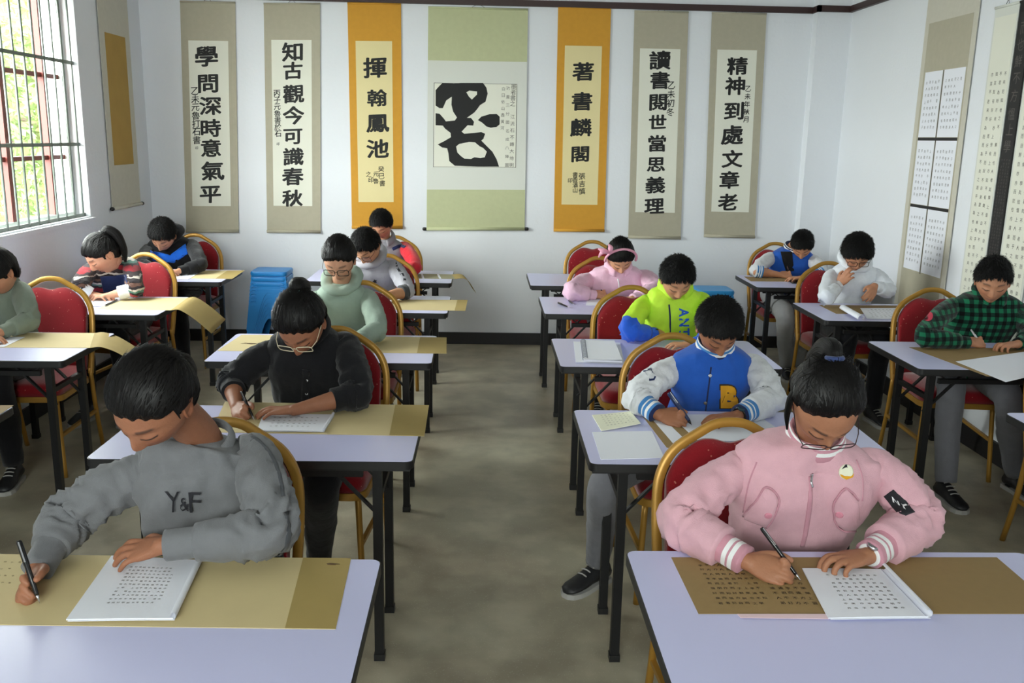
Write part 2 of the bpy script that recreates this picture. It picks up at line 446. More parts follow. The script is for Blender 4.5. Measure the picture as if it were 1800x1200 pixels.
def window(name, win, mull):
    y0, y1, z0, z1 = win
    mb = MB()
    xo = XL - .13
    for yy in (y0 + .025, y1 - .025): mb.box((xo, yy, (z0 + z1) / 2), (.07, .05, z1 - z0))
    for zz in (z0 + .02, z1 - .02): mb.box((xo, (y0 + y1) / 2, zz), (.068, y1 - y0, .04))
    root = struct(mb.build(name, M_ALU, smooth=False))
    mb = MB(); mb.box((XL + .012, (y0 + y1) / 2, z0 - .012), (.03, y1 - y0 + .06, .024)); mb.box((XL - .05, (y0 + y1) / 2, z0 + .004), (.1, y1 - y0 - .002, .01)); mb.build('window_sill', M_WALL, root, smooth=False)
    ms = sorted(mull); edges = [y0 + .05] + ms + [y1 - .05]
    for yy in ms:
        mb = MB(); mb.box((xo, yy, (z0 + z1) / 2), (.05, .05, z1 - z0 - .08)); mb.build('mullion', M_SASH, root, smooth=False)
    for zz in (1.545, 2.065, 2.62):
        mb = MB(); mb.box((xo - .005, (y0 + y1) / 2, zz), (.035, y1 - y0 - .1, .028)); mb.build('sash_rail', M_SASH, root, smooth=False)
    for a, b in zip(edges[:-1], edges[1:]):
        mb = MB(); mb.box((xo - .012, (a + b) / 2, (z0 + z1) / 2), (.004, b - a - .05, z1 - z0 - .08)); mb.build('pane', M_GLASS, root, smooth=False)
    k = int((y1 - y0) / .128)
    for i in range(k + 1):
        yy = y1 - .03 - i * .128
        if yy < y0 + .01: break
        mb = MB(); mb.tube([(XL - .035, yy, z0), (XL - .035, yy, z1)], .0075, 8); mb.build('grille_bar', M_GRILLE, root)
    for zz in (1.155, 1.63, 2.16, 2.66):
        mb = MB(); mb.box((XL - .035, (y0 + y1) / 2, zz), (.008, y1 - y0, .022)); mb.build('grille_rail', M_GRILLE, root, smooth=False)
    return root
window('window_1', WIN1, [4.95, 5.62, 6.17])
y0 = YF - .12
mb = MB()
for xx in (FILL_WIN[0] + .03, FILL_WIN[1] - .03): mb.box((xx, y0, (FILL_WIN[2] + FILL_WIN[3]) / 2), (.06, .06, FILL_WIN[3] - FILL_WIN[2]))
for zz in (FILL_WIN[2] + .03, FILL_WIN[3] - .03): mb.box(((FILL_WIN[0] + FILL_WIN[1]) / 2, y0, zz), (FILL_WIN[1] - FILL_WIN[0], .058, .06))
w3 = struct(mb.build('added_fill_window', M_ALU, smooth=False))  # unseen window, added to let fill light in from the front
mb = MB(); mb.box(((FILL_WIN[0] + FILL_WIN[1]) / 2, y0, (FILL_WIN[2] + FILL_WIN[3]) / 2), (FILL_WIN[1] - FILL_WIN[0] - .1, .004, FILL_WIN[3] - FILL_WIN[2] - .1)); mb.build('pane', M_GLASS, w3, smooth=False)

# trees outside the left window
def leaf_material(name, rgb):
    m = bpy.data.materials.new(name); m.use_nodes = True; nt = m.node_tree; b = nt.nodes['Principled BSDF']
    c = lin(rgb); b.inputs['Roughness'].default_value = .6
    oi = nt.nodes.new('ShaderNodeTexNoise'); oi.inputs['Scale'].default_value = 3
    tc = nt.nodes.new('ShaderNodeTexCoord'); nt.links.new(tc.outputs['Object'], oi.inputs[0])
    mx = nt.nodes.new('ShaderNodeMix'); mx.data_type = 'RGBA'; mx.inputs[6].default_value = (*[x * .55 for x in c], 1); mx.inputs[7].default_value = (*[min(1, x * 1.5) for x in c], 1)
    nt.links.new(oi.outputs[0], mx.inputs[0])
    nt.links.new(mx.outputs[2], b.inputs['Base Color'])
    tl = nt.nodes.new('ShaderNodeBsdfTranslucent'); nt.links.new(mx.outputs[2], tl.inputs[0])
    ms = nt.nodes.new('ShaderNodeMixShader'); ms.inputs[0].default_value = .45
    nt.links.new(b.outputs[0], ms.inputs[1]); nt.links.new(tl.outputs[0], ms.inputs[2]); nt.links.new(ms.outputs[0], nt.nodes['Material Output'].inputs[0])
    return m
M_LEAF = leaf_material('spring_leaves', (112, 130, 78)); M_LEAF2 = leaf_material('willow_leaves', (146, 156, 122))
M_BARK = mat('grey_bark', (110, 95, 80), .9, bump=.01, bscale=20)
def tree(loc, h, r, nleaf, lm, label, seed):
    rnd = random.Random(seed); root = thing('tree', label, 'tree', loc, 0, None)
    mb = MB(); mb.tube(catmull([(0, 0, -1.5), (.05, .03, h * .3), (-.05, .06, h * .55), (.03, 0, h * .85)], 12), np.linspace(.11, .04, 12), 10)
    for k in range(6):
        a = k * 1.05 + rnd.random(); z = h * (.3 + .08 * k)
        mb.tube(catmull([(0, 0, z), (.4 * r * math.cos(a), .4 * r * math.sin(a), z + .3), (.8 * r * math.cos(a), .8 * r * math.sin(a), z + .45)], 7), np.linspace(.04, .012, 7), 6)
    mb.build('trunk', M_BARK, root)
    V = []; Fc = []
    for i in range(nleaf):
        th = rnd.random() * 6.283; ph = math.acos(2 * rnd.random() - 1); q = rnd.random() ** .4
        p = np.array([r * q * math.sin(ph) * math.cos(th), r * q * math.sin(ph) * math.sin(th), h * .58 + h * .5 * q * math.cos(ph)])
        p += .12 * np.array([noise.noise(Vector(p * 2)), noise.noise(Vector(p * 2 + 5)), 0])
        a = nrm([rnd.gauss(0, 1), rnd.gauss(0, 1), rnd.gauss(0, .6) - .6]); b2 = nrm(np.cross(a, [rnd.gauss(0, 1), rnd.gauss(0, 1), 1])); L = .10 + .10 * rnd.random()
        k = len(V); V += [p, p + a * L * .5 + b2 * L * .22, p + a * L, p + a * L * .5 - b2 * L * .22]; Fc.append((k, k + 1, k + 2, k + 3))
    m2 = MB(); m2.add(V, Fc); o = m2.build('foliage', lm, root, smooth=False, recalc=False)
    return root
tree((-5.3, 11.9, -1.2), 5.2, 1.45, 9000, M_LEAF, 'bright green tree outside the barred window, at its left side', 1)
tree((-7.3, 14.3, -1.2), 5.6, 1.6, 8000, M_LEAF2, 'pale green tree outside the window, seen behind its right half of bars', 2)
tree((-9.8, 19.0, -1.2), 7.0, 2.6, 8000, M_LEAF, 'tree farther off behind the two near trees outside the window', 3)
M_GROUND = mat('outdoor_ground', (96, 98, 86), .95, var=.15)
mb = MB(); mb.box((-16.5, 7, -1.3), (27, 50, .1)); struct(mb.build('ground', M_GROUND, smooth=False))

# ------------------------------------------------------------------ hanging scrolls
def cloth_pattern(name, a, b, scale=26):
    return mat(name, a, .85, var=.07, vscale=scale, bump=.0005, bscale=300)
M_SILK = cloth_pattern('grey_beige_silk', (176, 170, 150), (0, 0, 0)); M_ORANGE = cloth_pattern('ochre_silk', (206, 150, 50), (0, 0, 0))
M_SAGE = cloth_pattern('sage_silk', (188, 192, 152), (0, 0, 0)); M_SCRP = mat('scroll_white_paper', (226, 226, 212), .85, var=.02); M_SCRY = mat('scroll_cream_paper', (226, 212, 160), .85, var=.03)
M_SCRG = mat('scroll_border_paper', (214, 216, 208), .85); M_KNOB = mat('black_lacquer_knob', (20, 18, 20), .3); M_ROD = mat('wood_roller', (150, 135, 105), .5)
M_BEIGE = cloth_pattern('pale_mount_silk', (200, 196, 182), (0, 0, 0)); M_GOLDP = mat('gold_flecked_paper', (176, 142, 70), .8, var=.12, vscale=6)
def bil(q, s, t):
    """q: tl,tr,br,bl ; s across 0..1, t down 0..1"""
    q = np.asarray(q, float)
    return (q[0] * (1 - s) + q[1] * s) * (1 - t) + (q[3] * (1 - s) + q[2] * s) * t
def quad_slab(q, n, d0, d1):
    """thin slab on quad q, between distances d0 and d1 along n"""
    n = np.array(n, float); A = [np.array(p) + n * d0 for p in q]; B = [np.array(p) + n * d1 for p in q]
    mb = MB(); mb.add(A + B, [(0, 1, 2, 3), (7, 6, 5, 4), (0, 4, 5, 1), (1, 5, 6, 2), (2, 6, 7, 3), (3, 7, 4, 0)]); return mb
def sub(q, s0, s1, t0, t1): return [bil(q, s0, t0), bil(q, s1, t0), bil(q, s1, t1), bil(q, s0, t1)]
def glyph_on(q, n, d, ch, s, t, ws, ht, bold=.02, res=2, mb=None, shear=0.0):
    """character centred at (s,t) of quad, of size ws (share of width) by ht (share of height)"""
    V, Fc = text2d(ch, 0.0, res)
    mb = mb or MB(); n = np.array(n, float)
    if len(V):
        offs = [(0, 0)] if bold <= .001 else [(0, 0), (bold, .3 * bold), (-bold, -.3 * bold), (0, bold * .8), (0, -bold * .8), (bold * .7, -bold * .6), (-bold * .7, bold * .6)]
        wv = .022 if bold > .001 else 0; sd = ord(ch[0]) % 97
        for k, (ox, oy) in enumerate(offs):
            mb.add([bil(q, s + (x + ox + wv * noise.noise(Vector((x * 3, y * 3, sd)))) * ws, t - (y + oy + .06 * x * (bold > .001) + wv * noise.noise(Vector((x * 3, y * 3, sd + 9)))) * ht) + n * (d + k * 2e-5) for x, y in V], Fc)
    return mb
def scroll(name, label, q, n, mount, panels, group, knobs, rod_m=None, chars=(), inscr=()):
    q = [np.array(p, float) for p in q]; n = np.array(n, float)
    base = (q[0] + q[1]) / 2 + n * .004
    root = thing(name, label, 'scroll', base, 0, group)
    quad_slab(q, n, .006, .009).build('mount', mount, root, base, smooth=False)
    lv = .0092
    for (pname, m, s0, s1, t0, t1) in panels:
        last_panel = quad_slab(sub(q, s0, s1, t0, t1), n, lv - .0005, lv + .0008).build(pname, m, root, base, smooth=False); lv += .0009
    a, b = q[0] + n * .009, q[1] + n * .009
    mb = MB(); mb.tube([a, b], .008, 10); mb.build('top_rod', rod_m or mount, root, base)
    a, b = q[3] + n * .014, q[2] + n * .014; ax = nrm(b - a)
    mb = MB(); mb.tube([a, b], .013, 14); mb.build('bottom_roller', rod_m or mount, root, base)
    if knobs:
        for p, sg in ((a, -1), (b, 1)):
            mb = MB(); mb.tube([p + ax * sg * k for k in (0, .004, .02, .03, .034)], [.011, .014, .015, .013, .006], 14); mb.build('roller_knob', M_KNOB, root, base)
    mid = (q[0] + q[1]) / 2
    mb = MB(); mb.tube([bil(q, .42, 0) + n * .009, mid + n * .006 + np.array([0, 0, .035]), bil(q, .58, 0) + n * .009], .0015, 6); mb.build('hanging_cord', M_INK, root, base)
    for (ch, s, t, ws, ht, bold) in chars:
        glyph_on(q, n, lv + .0004, ch, s, t, ws, ht, bold).build('brushed_character', M_INK, root, base, smooth=False, recalc=False)
    if inscr:
        mb = MB()
        for (ch, s, t, ws, ht) in inscr: glyph_on(q, n, lv + .0004, ch, s, t, ws, ht, .015, 1, mb)
        print_on(last_panel, mb, M_INK)
    root['panel'] = last_panel.name
    return root, q, lv, base
NB = np.array([0, -1.0, 0])
def backq(tl, tr, br, bl): return [unp(*p, 'y', YB - .002) for p in (tl, tr, br, bl)]
def st(q, u, v, y=YB - .01):
    """pixel -> (s,t) on quad (iterative)"""
    P = unp(u, v, 'y', y); s = t = .5
    for _ in range(20):
        L, R_ = bil(q, 0, t), bil(q, 1, t); s = (P[0] - L[0]) / (R_[0] - L[0])
        A, B = bil(q, s, 0), bil(q, s, 1); t = (P[2] - A[2]) / (B[2] - A[2])
    return s, t
def couplet(label, px, mount, paper, pan, col, chars, ins, kn=False):
    q = backq(*px)
    a = st(q, *pan[0]); b = st(q, *pan[1])
    panels = [('border', mount, a[0] - .05, b[0] + .05, a[1] - .012, b[1] + .012), ('paper_panel', paper, a[0], b[0], a[1], b[1])]
    W = np.linalg.norm(q[1] - q[0]); H = np.linalg.norm(q[3] - q[0]); cs = []
    for ch, (u, v), sz in chars:
        s, t = st(q, u, v); w = sz / 1600 * 7.6 * 1.02
        cs.append((ch, s, t, w * 1.0 / W, w * .84 / H, .034))
    il = []
    for ch, (u, v), sz in ins:
        s, t = st(q, u, v); w = sz / 1600 * 7.6; il.append((ch, s, t, w / W, w / H))
    return scroll('hanging_scroll', label, q, NB, mount, panels, 'hanging scrolls on the back wall', kn, None, cs, il)
def colm(txt, u0, v0, u1, v1, sz):
    n = len(txt); return [(c, (u0 + (u1 - u0) * i / max(1, n - 1), v0 + (v1 - v0) * i / max(1, n - 1)), sz) for i, c in enumerate(txt)]
couplet('grey silk scroll nearest the left corner, seven black characters beginning 學問', [(317, 3), (414, 5), (420, 406), (328, 406)], M_SILK, M_SCRP, ((331, 71), (406, 362)), 0,
        [('學', (363, 99), 36), ('問', (366, 147), 33), ('深', (370, 186), 34), ('時', (371, 225), 33), ('意', (371, 260), 33), ('氣', (374, 300), 36), ('平', (370, 342), 34)], colm('乙未元魯打石書', 343, 160, 346, 246, 13) + [('印', (346, 260), 5)])
couplet('grey silk scroll second from the left, eight black characters beginning 知古', [(464, 7), (563, 7), (564, 407), (470, 406)], M_SILK, M_SCRP, ((477, 70), (549, 362)), 0,
        [('知', (514, 91), 34), ('古', (515, 124), 31), ('觀', (516, 165), 34), ('今', (516, 203), 34), ('可', (515, 240), 30), ('識', (516, 275), 33), ('春', (515, 310), 34), ('秋', (514, 348), 33)], colm('丙子元魯書於石', 487, 164, 489, 235, 11) + [('印', (489, 253), 5)])
couplet('ochre orange scroll left of the big character scroll', [(611, 6), (705, 7), (708, 399), (619, 399)], M_ORANGE, M_SCRY, ((625, 72), (692, 355)), 0,
        [('揮', (659, 119), 37), ('翰', (663, 172), 31), ('鳳', (664, 217), 36), ('池', (664, 261), 36)], colm('癸巳書', 670, 297, 672, 322, 10) + colm('元魯', 661, 306, 661, 318, 9) + colm('之印', 648, 306, 652, 316, 9))
couplet('ochre orange scroll right of the big character scroll', [(981, 13), (1074, 15), (1062, 405), (973, 404)], M_ORANGE, M_SCRY, ((993, 80), (1050, 360)), 0,
        [('著', (1025, 126), 34), ('書', (1023, 178), 34), ('麟', (1021, 224), 34), ('閣', (1020, 271), 30)], colm('張吉慎', 1023, 310, 1023, 336, 11) + colm('書香滿山', 1011, 307, 1011, 334, 9) + [('印', (1002, 317), 8)])
couplet('grey silk scroll with eight characters beginning 讀書, second from the right corner', [(1115, 20), (1210, 22), (1196, 418), (1104, 416)], M_SILK, M_SCRP, ((1125, 85), (1186, 374)), 0,
        [('讀', (1160, 106), 34), ('書', (1160, 141), 32), ('閱', (1157, 180), 30), ('世', (1156, 214), 28), ('當', (1155, 252), 31), ('思', (1153, 289), 29), ('義', (1152, 325), 32), ('理', (1150, 362), 32)], colm('乙未初冬', 1180, 150, 1178, 197, 13))
couplet('grey silk scroll with seven characters beginning 精神, nearest the right corner pier', [(1251, 23), (1347, 25), (1326, 416), (1237, 414)], M_SILK, M_SCRP, ((1261, 87), (1316, 373)), 0,
        [('精', (1296, 116), 33), ('神', (1292, 151), 33), ('到', (1290, 195), 33), ('處', (1287, 237), 36), ('文', (1287, 279), 34), ('章', (1282, 316), 34), ('老', (1279, 355), 33)], colm('乙未年秋月', 1315, 156, 1311, 210, 10))
# big character scroll
q = backq((753, 13), (928, 17), (922, 402), (750, 402))
a = st(q, 754, 106)[1]; b = st(q, 752, 333)[1]
root, q, lv, base = scroll('hanging_scroll', 'widest scroll, sage green with one huge black brushed character, black roller knobs', q, NB, M_SAGE,
    [('paper_border', M_SCRG, 0.0, 1.0, a, b), ('paper_panel', M_SCRP, .065, .90, st(q, 800, 146)[1], st(q, 800, 294)[1])], 'hanging scrolls on the back wall', True, M_SAGE)
CB = lambda pts: [(750 + x / 6.667, 130 + y / 6.667) for x, y in pts]
outer = CB([(185,105),(320,112),(400,105),(660,105),(700,160),(715,230),(690,325),(625,365),(600,400),(560,450),(470,515),(520,515),(555,560),(545,605),(480,600),(410,675),(440,700),(560,690),(640,680),(685,700),(665,760),(640,780),(700,840),(770,910),(820,1000),(848,1085),(600,1085),(330,1075),(265,1020),(255,930),(240,870),(180,860),(130,825),(200,790),(285,740),(280,690),(215,640),(190,605),(105,600),(105,460),(150,465),(200,520),(225,555),(330,545),(355,510),(310,440),(290,360),(295,265),(230,310),(190,400),(150,400),(105,370),(105,190),(140,150)])
h1 = CB([(465,215),(500,195),(590,205),(590,240),(530,300),(495,265)]); h2 = CB([(345,850),(380,820),(500,795),(565,800),(625,850),(660,865),(705,910),(680,975),(630,985),(560,975),(520,995),(440,990),(400,960),(360,920)])
leaf = CB([(600,540),(640,500),(740,470),(820,468),(855,500),(855,590),(820,620),(750,630),(700,615),(650,570)])
V, Fc = shape2d([outer, h1, h2, leaf])
mb = MB(); mb.add([bil(q, *st(q, u, v)) + NB * (lv + .0006) for u, v in V], Fc); mb.build('brushed_character', M_INK, root, base, smooth=False, recalc=False)
mb = MB(); W = np.linalg.norm(q[1] - q[0]); H = np.linalg.norm(q[3] - q[0])
for txt, u, v0, v1, sz in (('墨者書之', 903, 152, 182, 9), ('江流石不轉大地明', 901, 205, 290, 7), ('功蓋三分國名成八陣圖', 893, 155, 290, 6), ('白日依山盡黃河', 885, 156, 225, 6)):
    for ch, (uu, vv), s_ in colm(txt, u, v0, u - 2, v1, sz):
        s, t = st(q, uu, vv); w = s_ / 1600 * 7.6; glyph_on(q, NB, lv + .0006, ch, s, t, w / W, w / H, .0, 1, mb)
print_on(bpy.data.objects[root['panel']], mb, M_INKG)
mb = MB()
for (s0, s1, t0, t1) in ((.065, .9, st(q, 800, 146)[1], None), (.065, .9, st(q, 800, 293)[1], None)): quad_slab(sub(q, s0, s1, t0, t0 + .0018), NB, lv, lv + .0004).v and mb.add(*(lambda z: (z.v, z.f))(quad_slab(sub(q, s0, s1, t0, t0 + .0018), NB, lv, lv + .0004)))
for s0 in (.062, .897): z = quad_slab(sub(q, s0, s0 + .005, st(q, 800, 146)[1], st(q, 800, 294)[1]), NB, lv, lv + .0004); mb.add(z.v, z.f)
mb.build('ruled_border', M_INKG, root, base, smooth=False)
# left wall scroll (faces +x)
NL = np.array([1.0, 0, 0])
q = [np.array(p) for p in [(XL + .002, 6.80, 2.72), (XL + .002, 7.36, 2.72), (XL + .002, 7.36, 1.165), (XL + .002, 6.80, 1.165)]]
root, q, lv, base = scroll('hanging_scroll', 'narrow beige scroll with a plain gold panel on the left wall beside the window', q, NL, M_BEIGE, [('gold_panel', M_GOLDP, .16, .84, .20, .80)], None, True, M_BEIGE)
# right wall scrolls (face -x)
NR = np.array([-1.0, 0, 0])
def rq(y0, y1, z0, z1): return [np.array(p) for p in [(XR - .002, y0, z1), (XR - .002, y1, z1), (XR - .002, y1, z0), (XR - .002, y0, z0)]]
def text_block(mb, q, n, d, s0, s1, t0, t1, cols, rows, seed, fill=.6):
    W = np.linalg.norm(np.array(q[1]) - q[0]); H = np.linalg.norm(np.array(q[3]) - q[0]); rnd = random.Random(seed)
    for i in range(cols):
        for j in range(rows):
            if rnd.random() < .04: continue
            w = fill * min((s1 - s0) / cols * W, (t1 - t0) / rows * H)
            glyph_on(q, n, d, PHRASE[rnd.randrange(len(PHRASE))], s0 + (i + .5 + rnd.uniform(-.08, .08)) * (s1 - s0) / cols, t0 + (j + .5 + rnd.uniform(-.06, .06)) * (t1 - t0) / rows, w / W, w / H, .0, 1, mb)
q = rq(6.20, 5.54, .60, 2.72)
P6 = [('inner_mount', M_SILK, .08, .92, .10, .97)]
root, q, lv, base = scroll('hanging_scroll', 'tall beige scroll on the right wall with six white sheets of small writing', q, NR, M_BEIGE, P6, 'hanging scrolls on the right wall', False)
for r in range(3):
    for c in range(2):
        s0, s1 = ((.12, .475), (.505, .90))[c]; t0 = .245 + r * .205
        ps = quad_slab(sub(q, s0, s1, t0, t0 + .195), NR, lv, lv + .001).build('paper_sheet', M_PAPER, root, base, smooth=False)
        mb = MB(); text_block(mb, q, NR, lv + .0014, s0 + .03, s1 - .03, t0 + .022, t0 + .175, (5, 6)[c], 8, r * 2 + c, .5); print_on(ps, mb, M_INKG)
for r in (1, 2):
    quad_slab(sub(q, .12, .9, .245 + r * .205 - .009, .245 + r * .205), NR, lv, lv + .0014).build('dark_strip', M_BASE, root, base, smooth=False)
quad_slab(sub(q, .483, .497, .245, .245 + .61), NR, lv, lv + .0013).build('dark_strip', M_INKG, root, base, smooth=False)
def long_scroll(label, y0, y1, seed):
    q = rq(y0, y1, .70, 2.50)
    root, q, lv, base = scroll('hanging_scroll', label, q, NR, M_SCRG, [('paper_panel', M_SCRP, .06, .94, .03, .97)], 'hanging scrolls on the right wall', False)
    mb = MB(); text_block(mb, q, NR, lv + .0005, .14, .90, .19, .95, 4, 28, seed, .5); print_on(bpy.data.objects[root['panel']], mb, M_INKG)
long_scroll('long white scroll of small writing, left of the black strip on the right wall', 5.36, 5.12, 21)
q = rq(5.11, 4.99, .70, 2.50)
root, q, lv, base = scroll('hanging_scroll', 'narrow black rubbing strip between two white scrolls on the right wall', q, NR, M_INK, [('black_panel', M_BASE, .05, .95, .03, .97)], 'hanging scrolls on the right wall', False)
mb = MB(); text_block(mb, q, NR, lv + .0005, .2, .8, .05, .45, 1, 8, 5, .9); print_on(bpy.data.objects[root['panel']], mb, M_INKG)
mb = MB(); text_block(mb, q, NR, lv + .0005, .1, .9, .46, .96, 4, 50, 6, .7); print_on(bpy.data.objects[root['panel']], mb, M_INKG)
long_scroll('long white scroll of small writing at the right edge, beyond the black strip', 4.98, 4.72, 22)

for o_ in list(bpy.data.objects):
    if 'panel' in o_: del o_['panel']
# ------------------------------------------------------------------ desks
TW, TD, TH = 1.0, .58, .75
def rrect(w, d, r=.025, n=4):
    P = []
    for cx, cy, a0 in ((w / 2 - r, d / 2 - r, 0), (-w / 2 + r, d / 2 - r, 90), (-w / 2 + r, -d / 2 + r, 180), (w / 2 - r, -d / 2 + r, 270)):
        for k in range(n + 1):
            a = RAD(a0 + 90 * k / n); P.append((cx + r * math.cos(a), cy + r * math.sin(a)))
    return P
def make_desk(w, loc, rz, label):
    root = thing('desk', label, 'desk', loc, rz, 'folding desks in rows')
    mb = MB(); mb.prism(rrect(w - .006, TD - .006, .023), TH - .02, TH); mb.build('tabletop', M_TOP, root, smooth=True, sharp=30)
    mb = MB(); o = rrect(w, TD); i_ = rrect(w - .006, TD - .006, .023); n = len(o)
    prof = [(o, TH - .026), (o, TH - .002), (i_, TH - .0005), (i_, TH - .0195), (i_, TH - .026)]
    mb.rings([[(x, y, z) for x, y in p] for p, z in prof], False); mb.build('edge_band', M_BLACK, root, smooth=True, sharp=30)
    lx = w / 2 - .125
    mb = MB(); mb.box((0, 0, TH - .028), (w - .02, TD - .02, .012)); mb.build('underframe', M_BLACK, root, smooth=False)
    for sx in (-1, 1):
        for sy in (-.162, .155):
            mb = MB(); mb.box((sx * lx, sy, (TH - .03 + .02) / 2), (.03, .03, TH - .05)); lg = mb.build('leg', M_BLKMET, root, smooth=False)
            mb = MB(); mb.box((sx * lx, sy, .012), (.036, .036, .024)); mb.build('foot_cap', M_BLACK, lg, smooth=False)
        mb = MB(); mb.bar((sx * lx, -.147, .58), (sx * lx, .14, .58), .022); mb.build('cross_bar', M_BLKMET, root, smooth=False)
        for sy in (-.12, .12):
            mb = MB(); mb.bar((sx * lx, sy, .50), (sx * (lx - .20), sy, TH - .036), .018, .008); mb.build('folding_strut', M_BLKMET, root, smooth=False)
            mb = MB(); mb.bar((sx * (lx - .02), sy, TH - .036), (sx * (lx - .11), sy, .645), .014, .006); mb.build('latch_arm', M_BLKMET, root, smooth=False)
    for sy, hh in ((.135, .03), (-.135, .022)):
        mb = MB(); mb.box((0, sy, .655), (2 * lx - .1, .02, hh)); mb.build('long_rail', M_BLKMET, root, smooth=False)
    return root
YFAR = dict(L1=2.003, L2=3.245, L3=4.490, L4=5.667, L5=6.763, R1=2.056, R2=3.235, R3=4.465, R4=5.697, R5=6.714, Q5=6.784, Q4=5.607, Q3=4.495, Q2=3.255, P2=3.214, P3=4.458, P4=5.503, P5=6.662)
XC = dict(L1=-.728, L2=-.704, L3=-.719, L4=-.693, L5=-.709, R1=.858, R2=.842, R3=.849, R4=.859, R5=.829)
WHO = dict(L1='the girl in the grey sweatshirt', L2='the girl in the black shirt', L3='the girl in the pale green hoodie', L4='the boy in the grey hoodie', L5='the boy with red sleeves',
           R1='the girl in the pink bomber jacket', R2='the boy with the yellow letter', R3='the boy in lime green', R4='the girl with the pink headband', R5='the empty back row chair',
           Q5='the boy by the far right corner', Q4='the boy in the white hoodie', Q3='the boy in green plaid', Q2='the chair cut by the right edge', P2='no one, at the left edge', P3='the student cut by the left edge', P4='the girl in the striped jumper', P5='the boy in black and blue')
desk_master = None
for k in YFAR:
    y = YFAR[k] - TD / 2
    if k[0] in 'LR': w, x = TW, XC[k]
    elif k[0] == 'Q': w = .9; x = dict(Q5=1.912, Q4=1.955, Q3=1.973, Q2=1.985)[k] + w / 2
    else: w = .9; x = dict(P5=-1.746, P4=-1.766, P3=-1.805, P2=-1.68)[k] - w / 2
    rz = dict(L2=-.006, L3=.009, R2=-.005).get(k, 0)
    lab = 'white desk with black folding legs ' + ('in front of ' if k not in ('P2',) else 'seating ') + WHO[k]
    key = w
    if desk_master is None: desk_master = {}
    if key not in desk_master: desk_master[key] = make_desk(w, (x, y, 0), rz, lab)
    else: dup(desk_master[key], (x, y, 0), rz, lab)
    XC[k] = x

# ------------------------------------------------------------------ banquet chairs (face -y)
def back_curve(k=0):
    """outline of the back frame, x,z, from left leg foot of the back to the right"""
    L = [(-.205, .44), (-.212, .58), (-.214, .70), (-.205, .79), (-.165, .862), (-.09, .912), (-.035, .938), (.035, .938), (.09, .912), (.165, .862), (.205, .79), (.214, .70), (.212, .58), (.205, .44)]
    return L
def byz(z): return .20 + .10 * max(0, z - .44) / .5          # rake of the back
def make_chair(loc, rz, label):
    root = thing('banquet_chair', label, 'chair', loc, rz, 'red banquet chairs at the desks')
    P = catmull([(x, byz(z), z) for x, z in back_curve()], 60)
    mb = MB(); R = []
    for i, p in enumerate(P):
        t = nrm(P[min(i + 1, 59)] - P[max(i - 1, 0)]); nn = nrm(np.array([0, 1, -.2])); s = nrm(np.cross(t, nn)); nn = np.cross(s, t)
        R.append([p + s * a * .0135 + nn * b * .011 for a, b in ((1, .6), (.6, 1), (-.6, 1), (-1, .6), (-1, -.6), (-.6, -1), (.6, -1), (1, -.6))])
    mb.rings(R); mb.build('back_frame', M_GOLD, root, sharp=50)
    # upholstered back, top edge dips to leave the hand slot
    top = [(-.19, .74), (-.185, .79), (-.15, .848), (-.095, .888), (-.05, .893), (0, .882), (.05, .893), (.095, .888), (.15, .848), (.185, .79), (.19, .74)]
    tc = catmull([(x, 0, z) for x, z in top], 41)
    G = []
    for t in np.linspace(0, 1, 14):
        row = []
        for q in tc:
            x0 = np.interp(q[0], [-.19, .19], [-.186, .186]); z = q[2] * t + .46 * (1 - t); x = q[0] * t + x0 * (1 - t); row.append((x, z))
        G.append(row)
    G = np.array(G); a, b = G.shape[:2]
    def off(i, j):
        e = min(i / (a - 1), 1 - i / (a - 1)) * 6; f = min(j / (b - 1), 1 - j / (b - 1)) * 9
        return .008 + .02 * math.sqrt(min(1, e)) * math.sqrt(min(1, f))
    front = [[(G[i, j, 0], byz(G[i, j, 1]) - off(i, j), G[i, j, 1]) for j in range(b)] for i in range(a)]
    back = [[(G[i, j, 0], byz(G[i, j, 1]) + off(i, j) * .6, G[i, j, 1]) for j in range(b)] for i in range(a)]
    mb = MB(); mb.grid(front); k = len(mb.v); mb.grid(back)
    ix = lambda i, j: i * b + j
    ring = [ix(0, j) for j in range(b)] + [ix(i, b - 1) for i in range(1, a)] + [ix(a - 1, j) for j in range(b - 2, -1, -1)] + [ix(i, 0) for i in range(a - 2, 0, -1)]
    for qn in range(len(ring)):
        p, r = ring[qn], ring[(qn + 1) % len(ring)]; mb.f.append((p, r, k + r, k + p)); mb.m.append(0)
    mb.build('backrest', M_RED, root)
    # seat
    o = rrect(.41, .42, .06, 6)
    prof = [(.94, .425), (1.0, .43), (1.0, .465), (.97, .482), (.88, .492), (.5, .497), (.05, .498)]
    mb = MB(); mb.rings([[(x * s, -.02 + y * s, z) for x, y in o] for s, z in prof]); mb.build('seat', M_RED, root)
    mb = MB(); mb.rings([[(x * s, -.02 + y * s, z) for x, y in o] for s, z in ((.9, .40), (1.03, .402), (1.03, .43), (.95, .432))]); mb.build('seat_rim', M_GOLD, root, sharp=40)
    for sx in (-1, 1):
        for (top, bot) in (((sx * .175, -.19, .41), (sx * .195, -.215, 0.0)), ((sx * .203, .20, .47), (sx * .205, .29, 0.0))):
            mb = MB()
            mid = (np.array(top) * .5 + np.array(bot) * .5) + np.array([0, -.012 if top[1] > 0 else .0, 0])
            P = catmull([top, mid, bot], 8); mb.tube(P, .0125, 8); mb.build('leg', M_GOLD, root)
        mb = MB(); mb.bar((sx * .19, -.2, .22), (sx * .204, .235, .22), .016, .016); mb.build('stretcher', M_GOLD, root, smooth=False)
    return root
